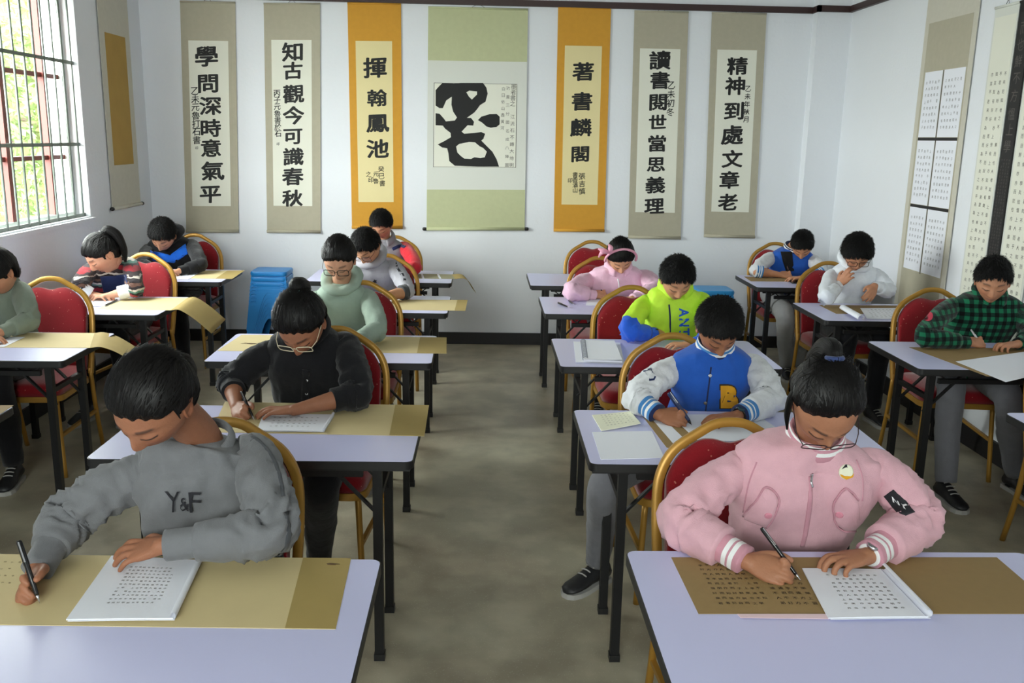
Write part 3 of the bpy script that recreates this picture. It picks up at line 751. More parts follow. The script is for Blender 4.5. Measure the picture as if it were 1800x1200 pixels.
CH = dict(R1=(.735, 2.20), R2=(.80, 3.38), R3=(.825, 4.63), R4=(.80, 5.87), R5=(.87, 6.88), L1=(-.735, 2.16), L2=(-.62, 3.43), L3=(-.655, 4.66), L4=(-.645, 5.83), L5=(-.70, 6.99), Q5=(2.36, 6.96), Q4=(2.36, 5.80), Q3=(2.52, 4.70), Q2=(2.57, 3.46), P3=(-2.31, 4.64), P4=(-2.25, 5.70), P5=(-2.25, 6.89))
chair_master = None
for k, (x, y) in CH.items():
    rz = dict(P4=-.18, P3=.05, L1=-.08, R1=.04, Q3=-.08, L2=-.06).get(k, 0)
    if k == 'R5': lab = 'empty gold-framed red chair at the back of the room, right of the aisle'
    elif k == 'Q2': lab = 'gold-framed red chair cut off by the right edge of the photo'
    else: lab = 'gold-framed red chair behind ' + WHO[k]
    if chair_master is None: chair_master = make_chair((x, y, 0), rz, lab)
    else: dup(chair_master, (x, y, 0), rz, lab)

# ------------------------------------------------------------------ blue plastic stools, nested in two stacks
M_BLUE = mat('blue_plastic', (28, 130, 205), .38, spec=.45); M_BLUE2 = mat('light_blue_plastic', (50, 150, 215), .38, spec=.45)
def make_stool(m, loc, label, group):
    root = thing('plastic_stool', label, 'stool', loc, 0, group)
    h = .46
    def sq(w, z, r=.04): return [(x, y, z) for x, y in rrect(w, w, r, 5)]
    mb = MB(); mb.rings([sq(.27, h - .03), sq(.285, h - .03), sq(.29, h - .012), sq(.28, h), sq(.25, h + .002), sq(.10, h - .002), sq(.03, h - .002, .01)], True); mb.build('seat', m, root, sharp=45)
    for a in range(4):
        R = np.array(Matrix.Rotation(a * math.pi / 2, 3, 'Z'))
        # each side: panel with an arched cut-out between two legs
        mb = MB(); n = 24
        up = []; lo = []
        for i in range(n + 1):
            s = -1 + 2 * i / n
            zt = h - .03; za = max(0, (.30 - .0) * (1 - (abs(s) / .62) ** 2.2)) if abs(s) < .62 else 0
            wt, wb = .132, .178
            def P(z, s, t): 
                w = wt + (wb - wt) * (h - .03 - z) / (h - .03); return (s * w, -(w - t), z)
            up.append([P(zt, s, 0), P((zt + za) / 2 , s, 0), P(za, s, 0)]); lo.append([P(zt, s, .006), P((zt + za) / 2, s, .006), P(za, s, .006)])
        U = np.array(up) @ R.T; Lw = np.array(lo) @ R.T
        mb.grid(U); k = len(mb.v); mb.grid(Lw)
        for i in range(n): mb.f.append((i * 3 + 2, (i + 1) * 3 + 2, k + (i + 1) * 3 + 2, k + i * 3 + 2)); mb.m.append(0)
        for r in range(6):     # moulded scallop ribs beside the arch
            zz = h - .10 - r * .028
            for sx in (-1, 1):
                w = .132 + .046 * (h - .03 - zz) / (h - .03)
                pts = [(sx * w * .78 + .022 * math.cos(q), -(w + .001), zz + .014 * math.sin(q)) for q in np.linspace(.2, math.pi - .2, 9)]
                mb.tube(np.array(pts) @ R.T, .0035, 6)
        mb.build('side_panel', m, root, sharp=50)
    return root
def stool_stack(x, y, n, dz, m, names, group):
    first = make_stool(m, (x, y, 0), names[0], group)
    for i in range(1, n): dup(first, (x, y, i * dz), 0, names[i], group)
    return first
p = unp(478, 470, 'y', 7.25)
stool_stack(p[0], 7.25, 6, .042, M_BLUE, ['blue plastic stool at the very bottom of the left stack by the back wall'] + ['blue plastic stool nested inside the left stack, position %s from the floor' % w for w in ('second', 'third', 'fourth', 'fifth')] + ['topmost blue plastic stool of the left stack by the back wall'], 'left stack of blue stools')
p = unp(1255, 486, 'y', 7.2)
stool_stack(p[0], 7.2, 4, .04, M_BLUE2, ['lowest light blue stool of the right stack by the back wall', 'light blue stool second from the floor in the right stack', 'light blue stool second from the top in the right stack', 'topmost light blue stool of the right stack, behind the boy in lime green'], 'right stack of blue stools')
# ------------------------------------------------------------------ people: shared geometry
def sstep(a, b, x): t = np.clip((x - a) / (b - a), 0, 1); return t * t * (3 - 2 * t)
def head_grid(nu, nv):
    u = np.linspace(-1, 1, nu, endpoint=False); ph = math.pi * np.sign(u) * np.abs(u) ** 1.35
    w = np.linspace(0, 1, nv + 2)[1:-1]; th = math.pi * (w - .06 * np.sin(2 * math.pi * w) * -.6)
    return np.meshgrid(ph, th)
def head_surface(ph, th):
    x = .073 * np.sin(th) * np.sin(ph); y = .094 * np.sin(th) * np.cos(ph); z = .114 * np.cos(th)
    t = np.clip((-z - .012) / .1, 0, 1)
    x = x * (1 - .40 * t ** 1.4); y = np.where(y > 0, y * (1 - .10 * t), y * (1 - .55 * t ** .8))
    x = x * (1 + .05 * sstep(.0, .06, -y))
    wf = sstep(.012, .05, y)
    g = lambda cx, cz, sx, sz: np.exp(-((x - cx) / sx) ** 2 - ((z - cz) / sz) ** 2)
    nose = np.exp(-(x / (.0085 + .0045 * sstep(.0, -.035, z))) ** 2) * (.004 * sstep(.03, .005, z) + .017 * sstep(.008, -.030, z)) * (1 - sstep(-.034, -.046, z))
    d = nose + .006 * (g(.011, -.038, .006, .006) + g(-.011, -.038, .006, .006))
    d += -.009 * (g(.032, .004, .015, .011) + g(-.032, .004, .015, .011)) + .0055 * (g(.031, -.001, .012, .009) + g(-.031, -.001, .012, .009))
    d += .004 * (g(.028, .022, .02, .007) + g(-.028, .022, .02, .007)) + .004 * (g(.042, -.026, .02, .02) + g(-.042, -.026, .02, .02))
    d += .006 * g(0, -.057, .018, .006) + .0055 * g(0, -.068, .015, .006) - .004 * g(0, -.0625, .02, .0022) + .006 * g(0, -.092, .018, .014) - .003 * g(0, -.078, .02, .005)
    y = y + d * wf
    return np.stack([x, y, z], -1)
def head_tint(P, tone, brow):
    x, y, z = P[:, 0], P[:, 1], P[:, 2]
    C = np.tile(np.array(tone), (len(P), 1)); ax = np.abs(x); wf = sstep(.02, .045, y)
    def mixin(w, c):
        nonlocal C; w = (w * wf)[:, None]; C = C * (1 - w) + np.array(c) * w
    mixin(.45 * np.exp(-((ax - .04) / .022) ** 2 - ((z + .03) / .02) ** 2), np.array(tone) * (1.0, .72, .68))
    mixin(.35 * np.exp(-(x / .012) ** 2 - ((z + .036) / .010) ** 2), np.array(tone) * (1.0, .75, .7))
    mixin(.8 * np.exp(-((z + .0625) / .0075) ** 2) * sstep(.024, .017, ax), (.40, .17, .14))
    mixin(.8 * np.exp(-((z + .0625) / .0016) ** 2) * sstep(.022, .016, ax), (.12, .04, .035))
    zb = .024 - 6 * (ax - .028) ** 2
    mixin(brow * sstep(.005, .002, np.abs(z - zb)) * sstep(.012, .018, ax) * sstep(.050, .042, ax), (.03, .02, .018))
    zl = -.0075 + 14 * (ax - .031) ** 2
    mixin(.95 * sstep(.0030, .0012, np.abs(z - zl)) * sstep(.017, .0145, np.abs(ax - .031)), (.015, .01, .01))
    mixin(.8 * np.exp(-((ax - .0075) / .0035) ** 2 - ((z + .046) / .003) ** 2), (.08, .03, .025))
    return C
def hair_offset(P, st_):
    x, y, z = P[..., 0], P[..., 1], P[..., 2]; ax = np.abs(x)
    wob = np.array([noise.noise(Vector((a * 95, 3.1, c * 8))) for a, c in zip(x.ravel(), z.ravel())]).reshape(x.shape) * st_['jag']
    d1 = z - (st_['line'] - st_.get('curve', 7.0) * x ** 2) + wob
    zl = np.interp(y, [-.09, -.04, .0, .03], [st_.get('nape', -.06), st_.get('nape', -.06), -.028, -.012])
    d2 = np.minimum((.030 - y) * .9 + wob, (z - zl) + wob * .5)
    # ears stay free
    ear = np.sqrt(((y + .006) / 1.0) ** 2 + ((z + .012) * .8) ** 2) - .020
    d2 = np.where((ax > .05) & (z < .012), np.minimum(d2, ear), d2)
    d = np.maximum(d1, d2)
    th = st_['thick'] * (st_.get('side', .55) + (1 - st_.get('side', .55)) * sstep(-.02, .06, z))
    return np.where(d > 0, -.003 + (th + .003) * sstep(0, st_.get('ramp', .011), d), -.003 + np.clip(d, -.02, 0) * .25)
def set_attr(me, name, data, typ='FLOAT_VECTOR'):
    a = me.attributes.new(name, typ, 'POINT')
    key = 'vector' if typ == 'FLOAT_VECTOR' else 'color'
    a.data.foreach_set(key, np.asarray(data, np.float32).ravel())
def remesh(mb, voxel, smooth=4):
    me = mb.mesh('tmp'); o = bpy.data.objects.new('tmp', me); COL.objects.link(o)
    md = o.modifiers.new('r', 'REMESH'); md.mode = 'VOXEL'; md.voxel_size = voxel
    sm = o.modifiers.new('s', 'SMOOTH'); sm.factor = .5; sm.iterations = smooth
    bpy.context.view_layer.update()
    r = bpy.data.meshes.new_from_object(o.evaluated_get(bpy.context.evaluated_depsgraph_get()))
    V = np.empty(len(r.vertices) * 3); r.vertices.foreach_get('co', V)
    Fc = [tuple(p.vertices) for p in r.polygons]
    bpy.data.objects.remove(o); bpy.data.meshes.remove(me); bpy.data.meshes.remove(r)
    return V.reshape(-1, 3), Fc
def hand(mb, W, X, Z, side, s, tips, bul):
    """palm, four fingers, thumb. tips: world targets for I M R P T (or list of joints)"""
    X = nrm(X); Z = nrm(Z - X * (Z @ X)); Y = np.cross(Z, X) * side
    Pt = lambda a, b, c: W + s * (X * a + Y * b + Z * c)
    R = []
    for a, hw, ht, yo in ((-.012, .021, .0165, 0), (.0, .0225, .0165, 0), (.02, .028, .0165, .001), (.045, .035, .0155, .001), (.068, .0375, .0135, 0), (.084, .0365, .0115, 0), (.092, .033, .008, 0)):
        q = np.linspace(0, 2 * math.pi, 20, endpoint=False)
        R.append([Pt(a, yo + hw * np.sign(math.cos(t)) * abs(math.cos(t)) ** .8, ht * np.sign(math.sin(t)) * abs(math.sin(t)) ** .8) for t in q])
    mb.rings(R)
    K = dict(I=(.084, .0275, .002), M=(.090, .0090, .004), R=(.085, -.0095, .003), P=(.076, -.0265, .0))
    rad = dict(I=.0092, M=.0094, R=.0090, P=.0078)
    for k in 'IMRP':
        k0 = Pt(*K[k]); t = tips[k]; r = rad[k] * s
        if isinstance(t, list): ctrl = [Pt(K[k][0] - .03, K[k][1] * .85, .002), k0] + [Pt(*p) for p in t]
        else:
            t = np.array(t); bz = Z * bul[k] * s
            ctrl = [Pt(K[k][0] - .03, K[k][1] * .85, .002), k0, k0 + (t - k0) * .42 + bz, k0 + (t - k0) * .76 + bz * .72, t]
        n = len(ctrl); mb.capsule(ctrl, [r * 1.05, r * 1.12] + [r * (1.02 - .2 * i / max(1, n - 3)) for i in range(n - 2)], 18, 10)
    t = tips['T']; t = Pt(*t) if isinstance(t, tuple) else np.array(t)
    b0, b1 = Pt(.014, .018, -.004), Pt(.044, .040, -.008)
    mb.capsule([b0, b1, b1 + (t - b1) * .55 + Y * .006 * s, t], [.0145 * s, .0125 * s, .0105 * s, .0082 * s], 14, 10)
    return X, Y, Z
REST = dict(I=[(.112, .033, .004), (.134, .034, -.006), (.150, .033, -.017)], M=[(.122, .010, .006), (.146, .011, -.006), (.160, .010, -.018)], R=[(.114, -.013, .004), (.136, -.015, -.007), (.150, -.016, -.018)], P=[(.098, -.034, .0), (.114, -.038, -.009), (.124, -.040, -.017)], T=(.088, .058, -.016))
BENT = dict(I=[(.112, .030, .004), (.132, .031, -.012), (.138, .030, -.034)], M=[(.118, .010, .006), (.136, .011, -.012), (.136, .010, -.036)], R=[(.110, -.012, .003), (.126, -.013, -.014), (.120, -.013, -.036)], P=[(.096, -.032, -.001), (.108, -.034, -.014), (.102, -.034, -.032)], T=(.080, .052, -.026))
HANG = dict(I=[(.108, .030, -.002), (.124, .030, -.016), (.134, .029, -.034)], M=[(.116, .010, -.002), (.134, .011, -.018), (.142, .010, -.038)], R=[(.108, -.011, -.003), (.124, -.012, -.018), (.130, -.012, -.036)], P=[(.094, -.030, -.005), (.106, -.032, -.017), (.112, -.032, -.030)], T=(.084, .044, -.024))

def pen_obj(tip, top, r, label, mats, group=None):
    tip = np.array(tip); top = np.array(top); d = nrm(top - tip); L = np.linalg.norm(top - tip)
    root = thing('pen', label, 'pen', tip, 0, group)
    P = lambda t: tip + d * t
    mb = MB(); mb.tube([P(k) for k in (.018, .022, .05, L * .6, L * .62, L - .004, L)], [r * .75, r * .85, r, r, r * 1.12, r * 1.1, r * .7], 14); mb.build('barrel', mats[0], root, tip)
    mb = MB(); mb.tube([P(k) for k in (0, .004, .012, .02)], [.0005, .0012, r * .55, r * .78], 12); mb.build('nib', mats[1], root, tip)
    s = nrm(np.cross(d, [1, .3, .2])); s = s if s[1] < 0 else -s
    mb = MB(); mb.bar(P(L * .66) + s * r * 1.25, P(L - .003) + s * r * 1.25, .003, .0012); mb.build('clip', mats[2] if len(mats) > 2 else mats[1], root, tip, smooth=False)
    return root
def hit(bvh, u, v):
    best = None; d = Vector(ray(u, v)).normalized(); o = Vector(CAM_POS)
    for b in bvh:
        p, n, i, dist = b.ray_cast(o, d)
        if p is not None and (best is None or dist < best[2]): best = (np.array(p), np.array(n), dist)
    if best is None: return None
    n = best[1]; n = -n if n @ np.array(d) > 0 else n
    return best[0], n
def bvh_of(o):
    mw = Matrix.Translation(o.parent.location if o.parent and o.parent.parent is None else (o.parent.parent.location if o.parent else (0, 0, 0)))
    return BVHTree.FromPolygons([mw @ v.co for v in o.data.vertices], [tuple(p.vertices) for p in o.data.polygons])
def decal(name, bvh, V, Fc, m, parent, base, off=.0015):
    P = []
    for u, v in V:
        h = hit(bvh, u, v)
        P.append(h[0] + h[1] * off if h else (P[-1] if P else None))
    if any(p is None for p in P):
        ok = [p for p in P if p is not None]
        if not ok: return None
        P = [ok[0] if p is None else p for p in P]
    mb = MB(); mb.add(P, Fc); return mb.build(name, m, parent, base, smooth=True, recalc=False)
def patch(name, bvh, outline, m, parent, base, off=.002, lift=.004):
    """raised patch: outline in pixels, pillowed to its middle"""
    O = np.array(outline, float)
    # densify
    D = []
    for a, b in zip(O, np.roll(O, -1, 0)):
        for t in (0, .34, .67): D.append(a + (b - a) * t)
    D = np.array(D); c = D.mean(0); V = []; offs = []
    for f, o in ((1.0, -.002), (1.0, off), (.93, lift), (.7, lift), (.4, lift), (.1, lift)): V += list(c + (D - c) * f); offs += [o] * len(D)
    n = len(D); Fc = []
    for k in range(5):
        for i in range(n): Fc.append((k * n + i, k * n + (i + 1) % n, (k + 1) * n + (i + 1) % n, (k + 1) * n + i))
    Fc.append(tuple(5 * n + i for i in range(n))[::-1])
    P = []
    for (u, v), o in zip(V, offs):
        h = hit(bvh, u, v)
        P.append(h[0] + h[1] * o if h else None)
    Fc = [f for f in Fc if all(P[i] is not None for i in f)]
    okp = [p for p in P if p is not None]
    if not okp: return None
    P = [okp[0] if p is None else p for p in P]
    mb = MB(); mb.add(P, Fc); return mb.build(name, m, parent, base)
def strip(name, bvh, px, w, m, parent, base, off=.002):
    """raised ribbon along pixel polyline; w = half width in metres"""
    C = []; N = []
    q = catmull(px, max(8, 5 * len(px)))
    for u, v in q:
        h = hit(bvh, u, v)
        if h: C.append(h[0] + h[1] * off); N.append(h[1])
    if len(C) < 3: return None
    C = np.array(C); T = np.gradient(C, axis=0); mb = MB(); R = []
    for c, n, t in zip(C, N, T):
        s = nrm(np.cross(nrm(t), n)); R.append([c + s * w * a + n * b for a, b in ((1, -.004), (1, 0), (.5, .0015), (-.5, .0015), (-1, 0), (-1, -.004))])
    mb.rings(R); return mb.build(name, m, parent, base)
def button(name, bvh, u, v, r, m, parent, base, off=0.0):
    h = hit(bvh, u, v)
    if not h: return
    p, n = h; p = p + n * off; mb = MB(); x = nrm(np.cross(n, [0, 0, 1])); z = np.cross(x, n); R = []
    for rr, o in ((r, -.001), (r, .002), (r * .8, .0035), (r * .4, .003)):
        R.append([p + n * o + x * rr * math.cos(a) + z * rr * math.sin(a) for a in np.linspace(0, 6.283, 16, endpoint=False)])
    mb.rings(R); return mb.build(name, m, parent, base)

# ------------------------------------------------------------------ people: builder
PEOPLE = {}
def person(key, sp):
    yf = sp.get('yf', YFAR[key])
    def pt(p):
        u, v, k, val = p
        return unp(u, v, 'z', val) if k == 'z' else unp(u, v, 'y', yf + val)
    hq = sp.get('hq', False); vox = sp.get('vox', .0046)
    A, B = pt(sp['shR']) + np.array([0, 0, .016]), pt(sp['shL']) + np.array([0, 0, .016])              # A: image left (their right), B: image right
    Hc = pt(sp['head']); mid = (A + B) / 2; sw = np.linalg.norm(B - A)
    base = np.array([mid[0], yf + .30, 0.0])
    root = thing('person', sp['label'], 'person', base)
    hs = sp.get('hs', 1.0); pitch, yaw, roll = sp['face']
    Rh = np.array(Matrix.Rotation(RAD(180 + yaw), 3, 'Z') @ Matrix.Rotation(RAD(-pitch), 3, 'X') @ Matrix.Rotation(RAD(roll), 3, 'Y'))
    HW = lambda p: np.asarray(p) * hs @ Rh.T + Hc
    tone = np.array(lin(sp.get('skin', (196, 146, 116))))
    ax = nrm(B - A); N = mid + np.array([0, -.012, .078]); N = N + np.array(sp.get('nshift', (0, 0, 0)))
    # ---- torso rings
    bulk = sp.get('bulk', 1.0); lean = sp.get('hip', (0, 0))
    hipc = np.array([mid[0] * .6 + (sp.get('hipx', mid[0])) * .4 + lean[0], yf + .25 + lean[1], .53])
    axh = nrm(np.array([ax[0], ax[1] * .5, 0]))
    wb = sp.get('waist', .142) * bulk
    keys = [(hipc, .155 * bulk, .118 * bulk, axh), (hipc * .68 + mid * .32 + np.array([0, .012, -.01]), wb, .105 * bulk, axh), (hipc * .34 + mid * .66 + np.array([0, .005, -.03]), max(wb, sw * .43), .104 * bulk, ax),
            (mid + np.array([0, .0, -.06]), sw * .49, .098 * bulk, ax), (mid + np.array([0, 0, -.002]), sw * .49, .088, ax), (mid + np.array([0, -.004, .032]), sw * .44, .080, ax),
            (mid * .38 + N * .62 + np.array([0, 0, .012]), sw * .32, .072, ax), (N + np.array([0, 0, .0]), .066, .063, ax)]
    n = 34
    Cc = catmull([k[0] for k in keys], n); Wd = catmull([[k[1], k[2]] for k in keys], n); Ax = catmull([k[3] for k in keys], n)
    def torso_rings(shrink, seg, wr=0.0, upto=n, seed=0):
        R = []; T = np.gradient(Cc, axis=0)
        for i in range(upto):
            t = nrm(T[i]); x = nrm(Ax[i] - t * (Ax[i] @ t) * (.6 if i > n * .6 else 1)); d = nrm(np.cross(t, x)); hw, hd = Wd[i] - shrink; row = []
            t = nrm(t * .55 + np.array([0, 0, .75])); x = nrm(x - t * (x @ t)); d = nrm(np.cross(t, x))
            for a in np.linspace(0, 2 * math.pi, seg, endpoint=False):
                ca, sa = math.cos(a), math.sin(a); e = .82
                p = Cc[i] + x * hw * np.sign(ca) * abs(ca) ** e + d * hd * np.sign(sa) * abs(sa) ** e
                if wr:
                    nn = nrm(x * ca + d * sa)
                    q1 = noise.noise(Vector((p[0] * 15 + seed + 4 * (p[2] - .9) * np.sign(p[0] - mid[0]), p[1] * 7, p[2] * 4.2))); q2 = noise.noise(Vector((p[0] * 24 + p[2] * 10, p[1] * 16 + seed, p[2] * 11 - p[0] * 8)))
                    f = 1.5 * (.42 - abs(q1) * 1.6) + .9 * (.3 - abs(q2) * 1.3) + .6 * noise.noise(Vector((p[0] * 6, seed, p[2] * 6)))
                    p = p + nn * wr * f * (1 - .7 * sstep(n * .8, n, i))
                row.append(p)
            R.append(row)
        return R
    top = sp['top']; seed = sum(map(ord, key))
    mb = MB(); mb.rings(torso_rings(0, 72 if hq else 40, top.get('wr', .007), n, seed)); torso = mb.build(top['kind'], top['mat'], root, base)
    bv = [bvh_of(torso)]
    # ---- arms
    body = MB(); body.rings(torso_rings(.032, 24))
    body.capsule([N + np.array([0, .01, -.06]), N, HW((0, -.02, -.06))], [.052, .047, .047], 12, 16)
    arms = {}; sleeves = []
    for nm, S, side in (('R', A, 1), ('L', B, -1)):
        a = sp['arm' + nm]; E = pt(a['el']); hsz = sp.get('hand', .90)
        if a['hand'] == 'pen':
            tip = tz(*a['tip'], a.get('tz', .7535))
            d0 = ray(*a['top']); L = a.get('len', .135); o = CAM_POS - tip
            bb = d0 @ o / (d0 @ d0); cc = (o @ o - L * L) / (d0 @ d0); disc = bb * bb - cc
            tt = -bb + math.sqrt(disc) if disc > 0 else -bb
            tp = CAM_POS + d0 * tt; pd = nrm(tp - tip)
            if pd[2] < .35: pd = nrm(pd + np.array([0, .0, .6]))
            pen_obj(tip, tip + pd * L, a.get('r', .0048), a['plabel'], a.get('pmats', (M_PENB, M_STEEL)), 'pens in use')
            G = tip + pd * .036
            X = G - E; X = nrm(np.array([X[0], X[1], -.06 * np.linalg.norm(X)])); rho = RAD(a.get('rho', 42)) * side
            Z = np.array([0, 0, 1.0]); Z = nrm(Z - X * (Z @ X)); Y0 = np.cross(Z, X)
            Z = Z * math.cos(rho) - Y0 * math.sin(rho); Y = np.cross(Z, X) * side
            W = G - hsz * (X * .108 + Y * .030 + Z * -.012)
            W[2] = max(W[2], .776)
            s = hsz
            tips = dict(I=G + pd * .004 + nrm(Z * .6 - Y * .25) * .0125, M=G - pd * .010 - Y * .013 - Z * .002, T=G + pd * .008 + Y * .012, R=[(.112, -.008, -.004), (.118, -.006, -.022), (.098, -.004, -.034)], P=[(.100, -.026, -.006), (.104, -.024, -.022), (.086, -.020, -.032)])
            hand(body, W, X, Z, side, s, tips, dict(I=.017, M=.016, R=0, P=0))
        else:
            W = pt(a['wr']); tgt = pt(a['to']); X = nrm(tgt - W); Z = np.array(a.get('Z', (0, 0, 1.0)))
            hand(body, W, X, Z, side, hsz, dict(REST=REST, BENT=BENT, HANG=HANG)[a['hand']], dict(I=.01, M=.01, R=.01, P=.01))
        fa = nrm(W - E)
        k_ = sp.get('armr', 1.0)
        bare = sp['top']['sleeve'].get('len', 1.0) < .8
        S_ = S + (mid - S) * .24 + np.array([0, .012, -.045])
        body.capsule([S_, S * .5 + E * .5, E - nrm(E - S) * (.0 if bare else .016), E * .6 + W * .4, E * .2 + W * .8, W + fa * .012], [.030, .032, .034, .034, .0245, .0205] if bare else [.020, .024, .015, .022, .0235, .0205], 26, 16)
        arms[nm] = (S, E, W)
        # sleeve
        sl = top['sleeve']; Le = np.linalg.norm(W - E); frac = sl.get('len', 1.0)
        cuff_l = sl.get('cuffl', .045)
        end = E + (W - E) * max(.05, (frac * (Le - .012) - cuff_l) / Le)
        Sin = S + (mid + np.array([0, 0, -.03]) - S) * .30
        r0, r1, r2, r3 = sl.get('r', (.056, .051, .049, .041))
        fwd = nrm(E - S)
        ctrl = [Sin, S + (mid - S) * .06 + np.array([0, 0, -.020]), S * .55 + E * .45, E - fwd * .012 + np.array([0, 0, .0]), E * .6 + end * .4, end]; rr = [r0 * .80, r0 * .95, r1, r2, r2 * .96, r3]
        if frac < .35: ctrl = ctrl[:4] + [end]; rr = rr[:4] + [r3]
        nn = 46 if hq else 30; P = catmull(ctrl, nn); tq = np.linspace(0, len(ctrl) - 1, nn); rad = np.interp(tq, np.arange(len(ctrl)), rr)
        wr = top.get('swr', .008)
        def dsp(t, q, seed=seed + ord(nm)):
            b = math.exp(-((t - .58) / .22) ** 2) + .35
            v = 1.2 * (.42 - 1.7 * abs(noise.noise(Vector((t * 13 + seed + .8 * math.cos(q + seed), math.cos(q) * .9, math.sin(q) * .9))))) + .8 * (.3 - 1.3 * abs(noise.noise(Vector((t * 27 + math.sin(q), math.cos(q) * 1.6 + seed, math.sin(q) * 1.6)))))
            return wr * v * b * min(1, (1 - t) * 8) * min(1, t * 6)
        low = sl.get('lower'); smat = sl.get('mat', top['mat'])
        mb = MB(); mb.tube(P, rad, 44 if hq else 28, True, disp=dsp, mi=(lambda t, q: 1 if t > low[0] else 0) if low else 0)
        so = mb.build('sleeve', [smat, low[1]] if low else smat, torso, base); sleeves.append(so)
        bv.append(bvh_of(so))
        if cuff_l and sl.get('cuff'):
            cm = sl['cuff']; dirc = nrm(W - end); rc = sl.get('cuffr', .032); nC = 13
            Pc = [end + dirc * (cuff_l + .012) * t for t in np.linspace(-.12, 1, nC)]
            pat = sl.get('stripes', [0] * nC)
            mb = MB(); mb.tube(Pc, [rc * (1.06 if i < 2 else 1.0) for i in range(nC)], 32, True, mi=lambda a_, b_: pat[min(len(pat) - 1, int(a_ * nC))], disp=lambda t, q: .0007 * math.sin(q * 26)); mb.build('cuff', cm, torso, base)
    V, Fc = remesh(body, vox)
    # ---- head joined to body
    nu, nv = (200, 150) if hq else (104, 76)
    ph, th = head_grid(nu, nv); Hs = head_surface(ph, th)
    hp = Hs.reshape(-1, 3); vt = list(map(tuple, HW(hp))); o = 0; hf = []
    for i in range(nv - 1):
        for j in range(nu):
            k = (j + 1) % nu; hf.append((i * nu + j, (i + 1) * nu + j, (i + 1) * nu + k, i * nu + k))
    hf.append(tuple(range(nu))); hf.append(tuple((nv - 1) * nu + j for j in range(nu))[::-1])
    tint = head_tint(hp, tone, sp.get('brow', .8))
    e = MB()
    for sx in (-1, 1):
        rings = []
        for rr_, xo in ((1.0, 0), (1.02, .006), (.9, .0095), (.72, .006), (.45, .002), (.15, .003)):
            rings.append([(sx * (.0665 + xo + .006 * max(0, -math.sin(q) * .0 + math.cos(q) * -.4)), -.006 - .017 * rr_ * math.cos(q) * 1.0 - .003 * math.sin(q), -.010 + (.030 + .004 * math.sin(q)) * rr_ * math.sin(q)) for q in np.linspace(0, 6.283, 18, endpoint=False)])
        e.rings(rings)
    k = len(V); mbv = MB(); mbv.add(V, Fc); mbv.add(vt, hf); mbv.add(HW(np.array(e.v)), e.f)
    bo = mbv.build('body', M_SKIN, root, base, recalc=False)
    C = np.ones((len(mbv.v), 4)); C[:k, :3] = tone; C[k:k + len(vt), :3] = tint; C[k + len(vt):, :3] = tone * (1, .9, .86)
    # knuckles and fingertips a touch redder, by nearness to the hands
    set_attr(bo.data, 'tint', C, 'FLOAT_COLOR')
    # ---- hair
    hst = dict(line=.060, thick=.016, side=.6, nape=-.062, spike=.0016, pole=(0, -.45, .9), curve=9.0, jag=.006, ramp=.016); hst.update(sp.get('hair', {}))
    off = hair_offset(Hs, hst); dirn = Hs - np.array([0, -.008, .0]); dirn = dirn / np.linalg.norm(dirn, axis=-1, keepdims=True)
    pole = nrm(hst['pole']); px = nrm(np.cross(pole, [1, 0, 0])); py = np.cross(pole, px)
    un = hp / np.linalg.norm(hp, axis=1, keepdims=True); ang = np.arctan2(un @ py, un @ px); dd = np.arccos(np.clip(un @ pole, -1, 1))
    sc = hst.get('fine', 1.0)
    sp_ = np.array([noise.noise(Vector((math.cos(a) * 9 * sc, math.sin(a) * 9 * sc, d_ * 1.5 * sc))) + .6 * noise.noise(Vector((math.cos(a) * 24, math.sin(a) * 24, d_ * 3 * sc))) for a, d_ in zip(ang, dd)]).reshape(off.shape)
    off = off + np.where(off > .004, sp_ * hst['spike'] * 1.6, 0) + np.where(off > .004, hst.get('vol', 0.0) * sstep(.0, .10, Hs[..., 2]), 0)
    hv = HW((Hs + dirn * off[..., None]).reshape(-1, 3))
    keep = off.ravel() > -.0032
    hfk = [f for f in hf if all(keep[i] for i in f)]
    mb = MB(); mb.add(hv, hfk); nh = len(mb.v); stv = np.stack([np.cos(ang) * 26 * sc, np.sin(ang) * 26 * sc, dd * 1.6], 1)
    for tail in hst.get('tails', []):
        ctrl, rads = tail[0], tail[1]; m_ = 26
        P = HW(catmull(ctrl, m_)); rd = np.interp(np.linspace(0, len(rads) - 1, m_), np.arange(len(rads)), rads) * hs
        k0 = len(mb.v); sg = 28; mb.tube(P, rd, sg, True, disp=lambda t, q: .12 * rd[int(t * (m_ - 1))] * noise.noise(Vector((math.cos(q) * 4, math.sin(q) * 4, t * 1.5))))
        add = [[math.cos(q) * 12, math.sin(q) * 12, t * 2.5] for t in np.linspace(0, 1, m_) for q in np.linspace(0, 6.283, sg, endpoint=False)] + [[0, 0, 0]] * 2
        stv = np.vstack([stv, np.array(add)[:len(mb.v) - k0]])
    rnd = random.Random(seed); offr = off.ravel(); cand = np.nonzero(offr > .0015)[0]; away = hst.get('away', 1.0); V0 = []; F0 = []; A0 = []
    dr = dirn.reshape(-1, 3); sf = hp + dr * offr[:, None]
    wts = np.sin(th.ravel()[cand]) * (1 + 2.0 * (offr[cand] < .009)); wts = wts / wts.sum()
    pick = np.random.default_rng(seed).choice(cand, size=int(hst.get('tufts', 2600) * (1.6 if hq else 1)), p=wts)
